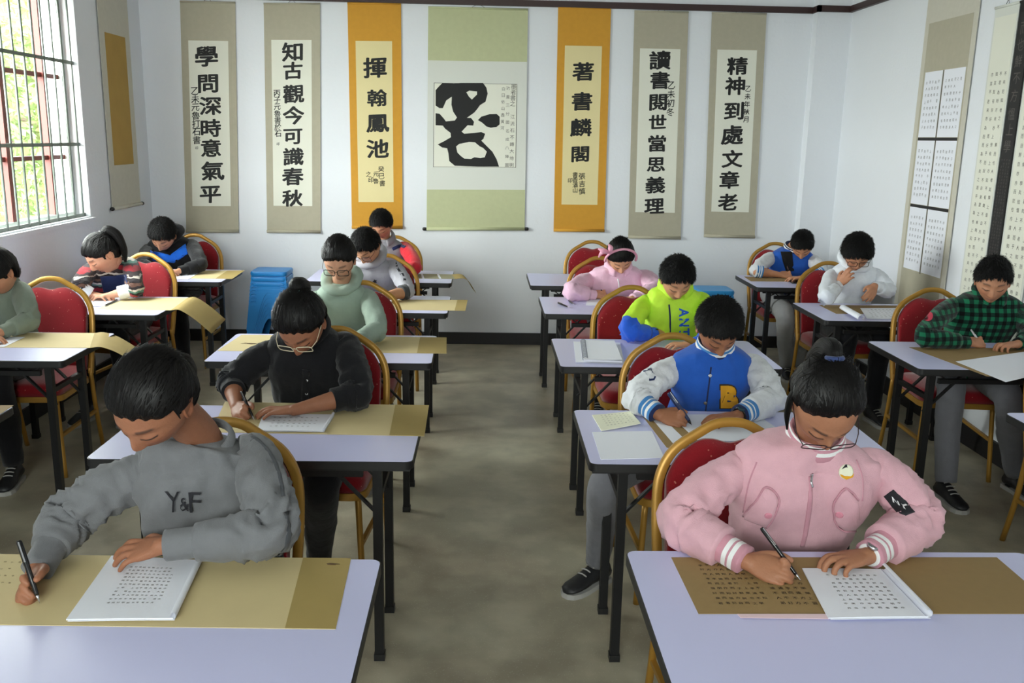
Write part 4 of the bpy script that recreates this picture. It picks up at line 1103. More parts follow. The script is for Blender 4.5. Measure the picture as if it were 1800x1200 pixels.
    for i in pick:
        o_ = dr[i]; tg = -(pole - o_ * (pole @ o_)) * away; tg = nrm(tg + np.array([rnd.gauss(0, .22), rnd.gauss(0, .22), rnd.gauss(0, .22)])); tg = nrm(tg - o_ * (tg @ o_)); sd_ = np.cross(o_, tg)
        L = hst.get('tl', .022) * (.6 + .8 * rnd.random()); w_ = .0011 + .0009 * rnd.random(); lf = hst.get('lift', .004) * rnd.random(); p0 = sf[i] + sd_ * rnd.gauss(0, .002)
        cur = lambda q: p0 + tg * L * q + o_ * (.0008 + lf * q - 4.5 * (L * q) ** 2)
        k0 = len(V0); V0 += [p0 + sd_ * w_ - o_ * .001, p0 - sd_ * w_ - o_ * .001, cur(.5) + sd_ * w_ * .9, cur(.5) - sd_ * w_ * .9, cur(1.0)]
        F0 += [(k0, k0 + 1, k0 + 3, k0 + 2), (k0 + 2, k0 + 3, k0 + 4)]; A0 += [[math.cos(ang[i]) * 26 + rnd.random() * 5, math.sin(ang[i]) * 26, dd[i] * 2]] * 5
    mb.add(HW(np.array(V0)), F0); stv = np.vstack([stv[:len(mb.v) - len(V0)], np.array(A0)])
    ho = mb.build('hair', hst.get('mat', M_HAIR), root, base, recalc=False)
    set_attr(ho.data, 'strand', stv[:len(mb.v)])
    for (c_, r_, m_) in hst.get('bands', []):
        mb = MB(); q = np.linspace(0, 6.283, 25); ctr = np.array(c_[0]); nx = nrm(c_[1]); x_ = nrm(np.cross(nx, [1, .01, 0])); y_ = np.cross(nx, x_)
        mb.tube(HW([ctr + (x_ * math.cos(a) + y_ * math.sin(a)) * r_ for a in q]), .0065, 10, False); mb.build('hair_tie', m_, root, base)
    # ---- glasses
    if 'glasses' in sp:
        g = sp['glasses']; gz = g.get('z', -.004); gy = g.get('y', .100); mb = MB(); hwg, hhg = g.get('size', (.027, .018))
        tilt = lambda x, z: (x, gy - .10 * (abs(x) - .02) - .0, gz + z)
        lens = []
        for sx in (-1, 1):
            L = []
            for q in np.linspace(0, 2 * math.pi, 37):
                ca, sa = math.cos(q), math.sin(q); ee = .45 if g.get('square', True) else .9
                L.append(tilt(sx * .0335 + hwg * np.sign(ca) * abs(ca) ** ee, hhg * np.sign(sa) * abs(sa) ** ee))
            mb.tube(HW(L), g.get('r', .0013), 7, False); lens.append(L)
            e_ = (sx * (.0335 + hwg)); mb.tube(HW([tilt(e_, hhg * .5), (sx * .072, gy - .03, gz + hhg * .5), (sx * .0765, -.004, .006), (sx * .074, -.02, -.012)]), .0012, 6)
        mb.tube(HW([tilt(-.0335 + hwg, .004), tilt(0, .008), tilt(.0335 - hwg, .004)]), .0012, 6)
        go = mb.build('glasses', g.get('mat', M_WIRE), root, base)
        for L in lens:
            mb = MB(); mb.rings([[tuple(HW(np.array(p) * 1.0)) for p in L[:-1]]], True); mb.f = mb.f[:36]; mb.m = mb.m[:36]; lo = mb.build('lens', M_LENS, go, base, recalc=False)
    # ---- collar
    co = top.get('collar')
    if co:
        kind, cm = co[0], co[1]; c0 = N + np.array([0, -.004, co[3] if len(co) > 3 else -.006]); x = ax; q = np.linspace(0, 2 * math.pi, 37)
        fw = nrm(np.array([0, -1, -.35])); fw = nrm(fw - x * (fw @ x)); upv = np.cross(x, fw); upv = upv if upv[2] > 0 else -upv
        def ring(rx, ry, h): return [c0 + x * rx * math.cos(a) + fw * ry * math.sin(a) + upv * (h - .012 * max(0, math.sin(a))) for a in q[:-1]]
        if kind == 'band':
            hgt = .034; pat = co[2]; R = [ring(.070, .066, -.018), ring(.076, .074, -.002), ring(.074, .073, hgt * .3), ring(.071, .071, hgt * .6), ring(.068, .069, hgt * .85), ring(.066, .067, hgt), ring(.060, .061, hgt * .95), ring(.060, .060, .0)]
            mb = MB(); mb.rings(R, False, mi=lambda a, b: pat[int(a * 7)]); mb.build('collar', cm, torso, base)
        elif kind == 'crew':
            R = [ring(.081, .079, -.010), ring(.079, .078, .002), ring(.074, .073, .012), ring(.069, .069, .014), ring(.066, .066, .004), ring(.068, .067, -.012)]
            mb = MB(); mb.rings(R, False); mb.build('collar', cm, torso, base)
        elif kind == 'shirt':
            for sx in (-1, 1):
                G = []
                for t in np.linspace(0, 1, 14):
                    a = math.pi / 2 + sx * (.32 + (math.pi - .32) * t)
                    p0 = c0 + x * .062 * math.cos(a) + fw * .062 * math.sin(a) + upv * (.034 - .020 * math.sin(a)); w = .045 + .018 * (1 - t) ** 2
                    o_ = x * math.cos(a) + fw * math.sin(a); side_ = x * (-sx) * .028 * (1 - t) ** 2 * 0
                    p1 = p0 + o_ * .016 + upv * .004; p2 = p0 + o_ * (.030) - upv * w * .62 + side_ + fw * .012 * (1 - t) ** 2; G.append([p0, p0 * .5 + p1 * .5 + upv * .004, p1, p1 * .5 + p2 * .5 + o_ * .003, p2])
                mb = solid(np.array(G), .003, nrm(fw + upv)); mb.build('collar', cm, torso, base)
        elif kind == 'hood':
            R = []
            for a in np.linspace(0, 2 * math.pi, 41)[:-1]:
                o_ = x * math.cos(a) + fw * math.sin(a); bk = max(0, -math.sin(a)); rr_ = .030 + .016 * bk; cen = c0 + o_ * (.074 + .018 * bk) + upv * (.012 - .020 * max(0, math.sin(a)) + .012 * bk)
                R.append([cen + o_ * rr_ * math.cos(b) + upv * rr_ * .8 * math.sin(b) * (1 + .1 * math.sin(7 * a)) for b in np.linspace(0, 2 * math.pi, 15)[:-1]])
            mb = MB(); mb.rings(R + [R[0]], False); mb.build('hood', cm, torso, base)
    # ---- trousers and shoes
    tm = sp.get('trousers', M_DARKTR); mb = MB(); legs = sp.get('legs', {})
    hip = hipc + np.array([0, .02, .045]); mb.capsule([hip - axh * .075, hip, hip + axh * .075], [.095, .10, .095], 10, 18)
    ank = []
    for nm, sx in (('R', -1), ('L', 1)):
        lg = legs.get(nm, {})
        Hp = hip + axh * sx * .085 + np.array([0, 0, -.01]); Kn = np.array(lg['knee']) if 'knee' in lg else np.array([mid[0] + sx * .11, yf - .13, .565]); An = np.array(lg['ankle']) if 'ankle' in lg else np.array([mid[0] + sx * .12, yf - .10, .10])
        m1 = Kn * .5 + An * .5 + np.array([0, .012, 0])
        P = catmull([Hp, Hp * .5 + Kn * .5, Kn, m1, An], 34); rd = np.interp(np.linspace(0, 4, 34), range(5), lg.get('r', (.088, .078, .064, .058, .046)))
        mb.tube(P, rd, 22, True, disp=lambda t, q: .006 * (abs(noise.noise(Vector((t * 13 + seed, math.cos(q), math.sin(q))))) * 1.5 - .3) * (1 if .35 < t < .97 else .2))
        ank.append((An, nrm(np.array(lg.get('toe', (sx * .15, -1, 0)))), lg))
    mb.build('trousers', tm, root, base)
    for An, td, lg in ank:
        shoe(An, td, sp.get('shoe', M_SHOE), sp.get('sole', M_SOLE), root, base)
    PEOPLE[key] = dict(root=root, base=base, torso=torso, sleeves=sleeves, bv=bv, HW=HW, arms=arms, N=N, Hc=Hc, mid=mid, ax=ax)
    return PEOPLE[key]
M_DARKTR = fabric('black_trouser_cloth', (26, 26, 30)); M_GREYTR = fabric('grey_jersey_trousers', (112, 112, 118)); M_LGREYTR = fabric('light_grey_jersey_trousers', (150, 150, 152))
M_SHOE = mat('black_shoe', (24, 24, 27), .5); M_SOLE = mat('pale_rubber_sole', (170, 168, 165), .7)
def lens_material():
    m = bpy.data.materials.new('spectacle_lens'); m.use_nodes = True; nt = m.node_tree; nt.nodes.remove(nt.nodes['Principled BSDF'])
    tr = nt.nodes.new('ShaderNodeBsdfTransparent'); gl = nt.nodes.new('ShaderNodeBsdfGlossy'); gl.inputs['Roughness'].default_value = .03; mx = nt.nodes.new('ShaderNodeMixShader'); mx.inputs[0].default_value = .07
    nt.links.new(tr.outputs[0], mx.inputs[1]); nt.links.new(gl.outputs[0], mx.inputs[2]); nt.links.new(mx.outputs[0], nt.nodes['Material Output'].inputs[0]); return m
M_LENS = lens_material()
def shoe(An, td, m, ms, root, base):
    td = nrm(np.array([td[0], td[1], 0])); sd = np.cross(td, [0, 0, 1]); heel = np.array([An[0], An[1], 0]) - td * .055
    def R(t, w, z0, z1): return [heel + td * t + sd * w * math.cos(a) * (1 if math.sin(a) < .2 else .85) + np.array([0, 0, (z0 + z1) / 2 + (z1 - z0) / 2 * math.sin(a)]) for a in np.linspace(0, 6.283, 20, endpoint=False)]
    mb = MB(); mb.rings([R(*p) for p in ((-.006, .020, .02, .06), (.0, .032, .016, .088), (.03, .036, .016, .105), (.07, .036, .016, .10), (.11, .038, .016, .082), (.15, .044, .016, .066), (.19, .044, .016, .055), (.22, .034, .016, .045), (.234, .014, .018, .034))]); s = mb.build('shoe', m, root, base)
    mb = MB(); P = []
    for t, w in ((-.008, .018), (.0, .034), (.04, .038), (.09, .037), (.15, .046), (.19, .046), (.222, .036), (.238, .014)): P.append((t, w))
    poly = [(t, w) for t, w in P] + [(t, -w) for t, w in P[::-1]]
    mb.prism(poly, .0, .02, 0, (np.array([td, sd, [0, 0, 1]]).T, heel)); mb.build('sole', ms, s, base, smooth=False)
    for k in range(4):
        t = .075 + k * .022; z = .1 - k * .011
        mb = MB(); mb.tube([heel + td * t + sd * w + np.array([0, 0, z + .004 - 8 * w * w]) for w in (-.022, -.01, 0, .01, .022)], .003, 6); mb.build('lace', ms, s, base)
# ------------------------------------------------------------------ clothing materials
F_GREY = fabric('grey_marl_sweatshirt', (112, 113, 116), b2scale=9, bump2=.010); F_PINK = fabric('pink_fleece', (212, 166, 177), b2scale=9, bump2=.008)
F_BLACK = fabric('black_cotton', (24, 24, 27), bump2=.006); F_SAGE = fabric('sage_green_jersey', (150, 168, 154)); F_SAGE2 = fabric('dull_green_jersey', (128, 138, 124))
F_HGREY = fabric('light_grey_marl', (165, 164, 172)); F_REDJ = fabric('red_nylon', (205, 32, 48), rough=.6); F_GREYJ = fabric('mid_grey_nylon', (140, 140, 146), rough=.7)
F_BLUE = fabric('royal_blue_wool', (38, 88, 178)); F_OFFW = fabric('off_white_quilted', (216, 218, 222), bump2=.007, b2scale=22); F_LIME = fabric('lime_green_nylon', (194, 238, 66), rough=.6, sheen=0); F_BLUEN = fabric('bright_blue_nylon', (40, 96, 214), rough=.6)
F_WHITE = fabric('white_jersey', (228, 232, 240)); F_NAVY = fabric('navy_wool', (36, 46, 84)); F_SKYB = fabric('sky_blue_rib', (70, 130, 190)); F_WRIB = fabric('white_rib', (232, 232, 232)); F_DKGREY = fabric('charcoal_rib', (70, 72, 76)); F_BRBLUE = fabric('bright_blue_panel', (36, 110, 220))
F_PINK2 = fabric('pale_pink_nylon', (232, 190, 212), rough=.7); F_PINKRIB = fabric('pink_rib', (196, 142, 156)); F_PINKB = fabric('rose_button', (214, 140, 158))
def plaid():
    m = fabric('green_black_plaid', (20, 92, 62)); nt = m.node_tree; b = nt.nodes['Principled BSDF']; tc = nt.nodes.new('ShaderNodeTexCoord')
    sp = nt.nodes.new('ShaderNodeSeparateXYZ'); nt.links.new(tc.outputs['Object'], sp.inputs[0]); outs = []
    for ax in (0, 2):
        mu = nt.nodes.new('ShaderNodeMath'); mu.operation = 'MULTIPLY'; mu.inputs[1].default_value = 150; nt.links.new(sp.outputs[ax], mu.inputs[0])
        si = nt.nodes.new('ShaderNodeMath'); si.operation = 'SINE'; nt.links.new(mu.outputs[0], si.inputs[0])
        gt = nt.nodes.new('ShaderNodeMath'); gt.operation = 'GREATER_THAN'; gt.inputs[1].default_value = 0; nt.links.new(si.outputs[0], gt.inputs[0]); outs.append(gt)
    ad = nt.nodes.new('ShaderNodeMath'); ad.operation = 'ADD'; nt.links.new(outs[0].outputs[0], ad.inputs[0]); nt.links.new(outs[1].outputs[0], ad.inputs[1])
    hf_ = nt.nodes.new('ShaderNodeMath'); hf_.operation = 'MULTIPLY'; hf_.inputs[1].default_value = .5; nt.links.new(ad.outputs[0], hf_.inputs[0])
    r = nt.nodes.new('ShaderNodeValToRGB'); r.color_ramp.interpolation = 'CONSTANT'
    r.color_ramp.elements[0].color = (*lin((26, 112, 78)), 1); r.color_ramp.elements[1].position = .8; r.color_ramp.elements[1].color = (*lin((10, 14, 14)), 1)
    e2 = r.color_ramp.elements.new(.3); e2.color = (*lin((14, 54, 42)), 1)
    nt.links.new(hf_.outputs[0], r.inputs[0]); nt.links.new(r.outputs[0], b.inputs['Base Color']); return m
F_PLAID = plaid()
def fairisle():
    m = fabric('striped_knit', (90, 70, 70)); nt = m.node_tree; b = nt.nodes['Principled BSDF']; tc = nt.nodes.new('ShaderNodeTexCoord')
    w = nt.nodes.new('ShaderNodeTexWave'); w.bands_direction = 'Z'; w.wave_profile = 'SAW'; w.inputs['Scale'].default_value = 2.2; w.inputs['Distortion'].default_value = 1.2; w.inputs['Detail Scale'].default_value = 6
    nt.links.new(tc.outputs['Object'], w.inputs[0]); r = nt.nodes.new('ShaderNodeValToRGB'); r.color_ramp.interpolation = 'CONSTANT'
    cs = [(0, (42, 36, 40)), (.16, (190, 180, 170)), (.22, (60, 50, 52)), (.36, (150, 40, 50)), (.5, (48, 42, 46)), (.6, (90, 130, 120)), (.68, (200, 190, 180)), (.76, (50, 44, 48)), (.88, (110, 80, 70))]
    r.color_ramp.elements[0].color = (*lin(cs[0][1]), 1); r.color_ramp.elements[1].position = cs[1][0]; r.color_ramp.elements[1].color = (*lin(cs[1][1]), 1)
    for p, c in cs[2:]: el = r.color_ramp.elements.new(p); el.color = (*lin(c), 1)
    nt.links.new(w.outputs['Color'], r.inputs[0]); nt.links.new(r.outputs[0], b.inputs['Base Color']); return m
F_KNIT = fairisle()
M_YEL = fabric('yellow_felt', (222, 160, 40)); M_WHITEP = mat('white_print', (235, 235, 238), .7); M_DKPRINT = mat('dark_embroidery', (30, 30, 36), .8)
M_STRAP = mat('white_rubber_strap', (225, 225, 225), .5); M_CREAMF = mat('cream_frame', (220, 210, 180), .35); M_SCRUN = fabric('dark_blue_scrunchie', (52, 66, 110)); M_MINT = mat('mint_beads', (110, 170, 160), .4); M_PINKB = fabric('pink_ribbon', (236, 168, 190))
SH = dict(line=.062, thick=.013, side=.3, nape=-.05, tufts=4200, tl=.020, lift=.007, mat=M_HAIRB, spike=.0024, fine=1.8, ramp=.018, jag=.009, curve=10.0)
PON = [(0, -.062, .094), (0, -.084, .096), (0, -.102, .066), (0, -.104, .0), (0, -.085, -.08)]

# ------------------------------------------------------------------ the people
P = person('R1', dict(label='girl in a pink bomber jacket and thin glasses writing at the front right desk', hq=True, vox=.0030, hs=1.0,
    head=(1449, 704, 'd', -.05), face=(54, 2, 2), shR=(1284, 828, 'd', .12), shL=(1545, 822, 'd', .12), nshift=(.012, 0, .0),
    armR=dict(el=(1196, 918, 'z', .812), hand='pen', tip=(1408, 1021), top=(1336, 924), len=.145, plabel='black ballpoint pen in the right hand of the girl in the pink jacket', rho=40),
    armL=dict(el=(1618, 915, 'z', .812), wr=(1528, 975, 'z', .782), hand='BENT', to=(1425, 1000, 'z', .775)),
    top=dict(kind='jacket', mat=F_PINK, wr=.011, swr=.013, sleeve=dict(r=(.056, .054, .060, .052), cuff=[F_PINKRIB, F_WRIB], stripes=[0, 0, 0, 0, 1, 1, 0, 1, 1, 0, 0, 0, 0], cuffl=.05, cuffr=.036),
             collar=('band', [F_PINKRIB, F_WRIB], [0, 0, 1, 0, 1, 0, 0])),
    hair=dict(line=.073, thick=.011, side=.8, away=-1.0, tl=.045, lift=.0015, curve=12, ramp=.03, pole=(0, -.42, .9), tails=[(PON, [.014, .022, .028, .026, .008]), ([(.066, -.03, .03), (.081, -.005, .012), (.086, .026, -.016), (.083, .056, -.040)], [.005, .008, .007, .002])], bands=[(((0, -.066, .098), (0, -.8, .5)), .016, M_SCRUN)]),
    glasses=dict(z=-.021, y=.106, size=(.027, .015)), skin=(166, 116, 88)))
b = P['bv']; tr, ba = P['torso'], P['base']
strip('zip', b, [(1424, 838), (1424, 880), (1416, 935), (1410, 960)], .006, F_PINKRIB, tr, ba); strip('zip_pull', b, [(1426, 832), (1424, 846), (1426, 856)], .0035, M_STEEL, tr, ba, .005)
patch('pocket_flap', b, [(1346, 856), (1362, 864), (1369, 880), (1360, 908), (1346, 926), (1310, 912), (1308, 905)], F_PINK, tr, ba, .003, .006)
patch('pocket_flap', b, [(1488, 858), (1474, 870), (1464, 890), (1470, 920), (1486, 932), (1512, 930), (1508, 880)], F_PINK, tr, ba, .003, .006)
button('snap_button', b, 1350, 903, .0095, F_PINKB, tr, ba, .0055); button('snap_button', b, 1476, 902, .0095, F_PINKB, tr, ba, .0055)
strip('pocket_seam', b, [(1308, 906), (1332, 876), (1346, 856), (1362, 864), (1369, 880), (1360, 908), (1346, 926)], .0022, F_PINKRIB, tr, ba, .0055)
strip('pocket_seam', b, [(1508, 878), (1488, 858), (1474, 870), (1464, 890), (1470, 920), (1486, 932), (1512, 930)], .0022, F_PINKRIB, tr, ba, .0055)
for q_ in ([(1330, 812), (1316, 850), (1306, 900)], [(1505, 808), (1516, 840), (1516, 880)]): strip('panel_seam', b, q_, .0018, F_PINKRIB, tr, ba, .0005)
o = button('badge', b, 1487, 829, .019, M_CREAM, tr, ba)
V, Fc = shape2d([[(1475, 832), (1484, 836), (1500, 832), (1497, 839), (1487, 843), (1478, 838)]]); decal('badge_emblem', b, V, Fc, M_YEL, tr, ba, .0048)
V, Fc = shape2d([[(1478, 824), (1484, 816), (1491, 817), (1497, 824), (1490, 821), (1484, 821)]]); decal('badge_emblem', b, V, Fc, M_DKPRINT, tr, ba, .0048)
patch('arm_band', b, [(1554, 872), (1570, 860), (1592, 880), (1608, 900), (1592, 906), (1576, 900)], M_DKPRINT, tr, ba, .002, .003)
V, Fc = text2d('NY', .02, 2); decal('arm_band_letters', b, [(1583 + x * 26 - y * 6, 886 - y * 20 + x * 20) for x, y in V], Fc, M_WHITEP, tr, ba, .005)
def watch(P, arm, sm, fm, r=.0285, t=.18):
    S, E, W = P['arms'][arm]; d = nrm(W - E); c = W - d * .006; mb = MB(); mb.tube([c - d * .009, c - d * .008, c + d * .008, c + d * .009], [r - .003, r, r, r - .003], 30); w = mb.build('wristwatch', sm, P['root'], P['base'])
    up = nrm(np.array([0, -.35, 1.0])); up = nrm(up - d * (up @ d)); x = np.cross(up, d); mb = MB(); cc = c + up * (r * .86)
    mb.rings([[cc + up * o + (x * math.cos(a) + d * math.sin(a)) * q for a in np.linspace(0, 6.283, 24, endpoint=False)] for q, o in ((.014, -.004), (.0165, 0), (.0165, .006), (.013, .0075))]); mb.build('watch_face', fm, w, P['base'])
watch(P, 'L', M_STRAP, M_STEEL)

P = person('L1', dict(label='girl in a grey sweatshirt with lettering, writing at the front left desk', hq=True, vox=.0030, hs=1.01,
    head=(272, 703, 'd', -.085), face=(43, -24, -12), shR=(236, 838, 'd', .08), shL=(452, 800, 'd', .13), nshift=(.012, .02, -.022),
    armR=dict(el=(118, 912, 'z', .835), hand='pen', tip=(70, 1060), top=(30, 942), len=.14, r=.0055, plabel='dark pen with a silver tip in the hand of the girl in the grey sweatshirt', rho=50),
    armL=dict(el=(478, 938, 'z', .845), wr=(292, 958, 'z', .825), hand='REST', to=(205, 975, 'z', .79), Z=(.1, -.4, 1)),
    top=dict(kind='sweatshirt', mat=F_GREY, wr=.020, swr=.017, sleeve=dict(r=(.060, .056, .056, .043), cuff=[F_GREY], cuffl=.055, cuffr=.035), collar=('crew', F_GREY)),
    hair=dict(line=.054, thick=.014, side=.85, away=-1.0, tl=.045, lift=.0015, nape=-.07, curve=7, ramp=.024, pole=(0, -.8, .5), tails=[([(0, -.095, .01), (0, -.112, -.015), (0, -.108, -.06), (0, -.09, -.11)], [.012, .020, .020, .006])], bands=[(((0, -.100, .01), (0, -1, -.3)), .014, M_PENB)]),
    skin=(156, 106, 80)))
b = P['bv']; tr, ba = P['torso'], P['base']
strip('forearm_stripe', b, [(503, 900), (507, 945), (488, 978), (440, 992), (390, 992)], .0075, F_DKGREY, tr, ba, .0015)
for ch, u, w, h in (('Y', 303, 21, 34), ('&', 324, 18, 22), ('F', 343, 18, 34)):
    V, Fc = text2d(ch, .0, 4); sc = np.abs(V).max(0) * 2
    decal('chest_letter', b, [(u + x / max(sc[0], .1) * w, 879 - y / max(sc[1], .1) * h + (4 if ch == '&' else 0)) for x, y in V], Fc, M_DKPRINT, tr, ba, .0075)
strip('shoulder_stripe', b, [(402, 752), (440, 764), (472, 792), (490, 830), (498, 872)], .0045, F_DKGREY, tr, ba, .0015)

P = person('L2', dict(label='girl in a black buttoned shirt with her sleeves pushed up', hq=True, vox=.0034, hs=1.06,
    head=(530, 566, 'd', -.05), face=(50, -12, 2), shR=(472, 622, 'd', .12), shL=(612, 608, 'd', .12),
    armR=dict(el=(408, 672, 'z', .815), hand='pen', tip=(447, 738), top=(424, 688), len=.13, plabel='black pen in the hand of the girl in the black shirt', rho=35),
    armL=dict(el=(628, 693, 'z', .812), wr=(522, 719, 'z', .785), hand='REST', to=(458, 724, 'z', .775)),
    top=dict(kind='shirt', mat=F_BLACK, wr=.010, swr=.010, sleeve=dict(r=(.060, .056, .058, .050), len=.38, cuff=[F_BLACK], cuffl=.03, cuffr=.044), collar=('shirt', F_BLACK)),
    hair=dict(line=.058, thick=.016, side=.8, away=-1.0, tl=.045, lift=.0015, curve=10, ramp=.024, pole=(0, -.6, .8), tails=[([(0, -.06, .095), (0, -.084, .096), (.0, -.102, .06), (0, -.10, .01)], [.018, .028, .030, .012])], bands=[(((-.003, -.056, .104), (0, -.6, .8)), .017, M_MINT)]),
    glasses=dict(z=-.006, y=.100, mat=M_CREAMF, r=.0016, size=(.026, .016)), skin=(156, 106, 80), legs=dict(L=dict(knee=tz(566, 850, .56), ankle=tz(560, 985, .1)))))
b = P['bv']; tr, ba = P['torso'], P['base']
strip('placket', b, [(538, 650), (537, 680), (536, 712)], .014, F_BLACK, tr, ba, .002)
for u, v in ((539, 668), (539, 691), (538, 712)): button('button', b, u, v, .006, M_WHITEP, tr, ba)

P = person('L3', dict(label='girl in a pale green hoodie and dark-framed glasses, third desk left of the aisle', head=(597, 455, 'd', .0), hs=1.0, face=(34, -4, 0), shR=(556, 528, 'd', .12), shL=(648, 524, 'd', .12),
    armR=dict(el=(538, 588, 'z', .81), wr=(570, 604, 'z', .785), hand='REST', to=(596, 607, 'z', .775)), armL=dict(el=(664, 580, 'z', .812), wr=(622, 602, 'z', .785), hand='REST', to=(598, 607, 'z', .775)),
    top=dict(kind='hoodie', mat=F_SAGE, wr=.009, sleeve=dict(cuff=[F_SAGE]), collar=('hood', F_SAGE)), hair=dict(line=.056, thick=.013, side=.85, away=-1.0, tl=.045, lift=.0015, pole=(0, -.8, .5), tails=[([(0, -.095, .03), (0, -.12, .015), (0, -.125, -.04)], [.014, .024, .01])]), glasses=dict(mat=M_PENB, r=.0018), skin=(200, 152, 124)))
P = person('L4', dict(label='boy in a grey hoodie with a dark chest emblem and glasses', head=(645, 432, 'd', .0), hs=1.02, face=(46, -22, 4), shR=(612, 486, 'd', .12), shL=(694, 470, 'd', .12),
    armR=dict(el=(598, 512, 'z', .81), wr=(624, 530, 'z', .785), hand='REST', to=(650, 533, 'z', .775)), armL=dict(el=(716, 512, 'z', .80), wr=(668, 523, 'z', .785), hand='REST', to=(645, 528, 'z', .775)),
    top=dict(kind='hoodie', mat=F_HGREY, wr=.009, sleeve=dict(len=.2, cuff=[F_DKGREY], cuffl=.02, cuffr=.046), collar=('hood', F_HGREY)), hair=dict(SH), glasses=dict(mat=M_PENB), skin=(196, 146, 112)))
b = P['bv']; tr, ba = P['torso'], P['base']
V, Fc = shape2d([[(659 + 4.2 * math.cos(a) * (1 if k % 2 else .55), 494.5 + 4.2 * math.sin(a) * (1 if k % 2 else .55)) for k, a in enumerate(np.linspace(0, 6.283, 10, endpoint=False))]]); decal('chest_emblem', b, V, Fc, M_DKPRINT, tr, ba)
for ol in ([(696, 458), (700, 470), (706, 478), (701, 478), (695, 468)], [(703, 481), (709, 480), (711, 485), (705, 486)], [(709, 489), (714, 490), (714, 494), (709, 494)]):
    V, Fc = shape2d([ol]); decal('sleeve_print', b, V, Fc, M_DKPRINT, tr, ba)
P = person('L5', dict(label='boy in a grey jacket with red sleeves, hindmost desk left of the aisle', head=(671, 394, 'd', .0), hs=.98, face=(36, -14, 0), shR=(636, 444, 'd', .12), shL=(714, 436, 'd', .12),
    armR=dict(el=(630, 474, 'z', .81), wr=(650, 484, 'z', .785), hand='REST', to=(668, 486, 'z', .775)), armL=dict(el=(730, 470, 'z', .81), wr=(700, 482, 'z', .785), hand='REST', to=(680, 486, 'z', .775)),
    top=dict(kind='jacket', mat=F_GREYJ, sleeve=dict(mat=F_REDJ, cuff=[F_NAVY]), collar=('shirt', F_GREYJ)), hair=dict(SH), skin=(192, 142, 110)))
strip('dark_stripe', P['bv'], [(690, 438), (703, 432), (712, 434)], .012, F_NAVY, P['torso'], P['base'])

P = person('R2', dict(label='boy in a blue varsity jacket with a yellow letter, second desk right of the aisle', hq=True, vox=.0034, hs=.97,
    head=(1262, 574, 'd', -.035), face=(44, 6, 0), shR=(1178, 650, 'd', .12), shL=(1326, 645, 'd', .12),
    armR=dict(el=(1120, 700, 'z', .81), hand='pen', tip=(1216, 747), top=(1172, 684), len=.14, r=.0085, plabel='thick dark blue marker in the hand of the boy with the yellow letter', rho=40, pmats=(mat('dark_blue_plastic', (22, 40, 80), .3), M_PENB, M_WHITEP)),
    armL=dict(el=(1356, 702, 'z', .81), wr=(1300, 729, 'z', .785), hand='REST', to=(1238, 742, 'z', .772)),
    top=dict(kind='jacket', mat=F_BLUE, wr=.006, swr=.011, sleeve=dict(mat=F_OFFW, r=(.058, .055, .055, .046), cuff=[F_SKYB, F_WRIB, F_NAVY], stripes=[2, 0, 0, 0, 1, 0, 0, 1, 1, 0, 0, 2, 2], cuffl=.05, cuffr=.038), collar=('band', [F_NAVY, F_WRIB, F_SKYB], [0, 0, 1, 2, 1, 0, 0])),
    hair=dict(SH), skin=(156, 106, 78), trousers=M_GREYTR,
    legs=dict(R=dict(knee=tz(1068, 848, .52), ankle=tz(1050, 985, .10), toe=(-.75, -.65, 0)))))
b = P['bv']; tr, ba = P['torso'], P['base']
V, Fc = text2d('B', .09, 4); sc = np.abs(V).max(0) * 2; decal('letter_patch_edge', b, [(1281 + x / sc[0] * 34, 696 - y / sc[1] * 43) for x, y in V], Fc, mat('dark_felt', (60, 48, 30), .9), tr, ba, .004)
V, Fc = text2d('B', .075, 4); sc = np.abs(V).max(0) * 2; decal('letter_patch', b, [(1281 + x / sc[0] * 30, 696 - y / sc[1] * 39) for x, y in V], Fc, M_YEL, tr, ba, .0065)
for u, v in ((1248, 660), (1240, 708)): button('snap_button', b, u, v, .0075, M_STEEL, tr, ba)
strip('placket', b, [(1250, 645), (1245, 685), (1240, 725)], .003, F_NAVY, tr, ba, .001)
V, Fc = shape2d([[(1131, 652), (1145, 647), (1153, 662), (1150, 668), (1141, 670)], [(1134, 654), (1144, 650), (1150, 662), (1148, 665), (1142, 666)]]); decal('sleeve_badge', b, V, Fc, F_NAVY, tr, ba, .003)
watch(P, 'L', M_PENB, mat('dark_watch_glass', (30, 60, 70), .2))

P = person('R3', dict(label='boy in a lime green and blue jacket, third desk right of the aisle', vox=.004, hs=.98, head=(1189, 490, 'd', .0), face=(34, 3, 0), shR=(1132, 535, 'd', .12), shL=(1236, 530, 'd', .12),
    armR=dict(el=(1103, 582, 'z', .81), hand='pen', tip=(1165, 590), top=(1152, 566), len=.13, plabel='black pen in the hand of the boy in lime green', rho=35), armL=dict(el=(1258, 588, 'z', .81), wr=(1222, 604, 'z', .785), hand='REST', to=(1192, 606, 'z', .775)),
    top=dict(kind='jacket', mat=F_LIME, wr=.010, swr=.011, sleeve=dict(lower=(.50, F_BLUEN), cuff=[F_BLUEN]), collar=('shirt', F_LIME)), hair=dict(SH, thick=.020), skin=(206, 152, 116)))
b = P['bv']; tr, ba = P['torso'], P['base']
for ch, u, v in (('A', 1202, 549), ('N', 1202.5, 566), ('T', 1203, 582), ('A', 1203, 597)):
    V, Fc = text2d(ch, .03, 3); decal('chest_letter', b, [(u + y * 17, v + x * 15) for x, y in V], Fc, F_BLUEN, tr, ba, .004)
strip('zip', b, [(1176, 535), (1178, 560), (1178, 592)], .004, F_NAVY, tr, ba)
watch(P, 'R', M_STRAP, M_PENB, .027)

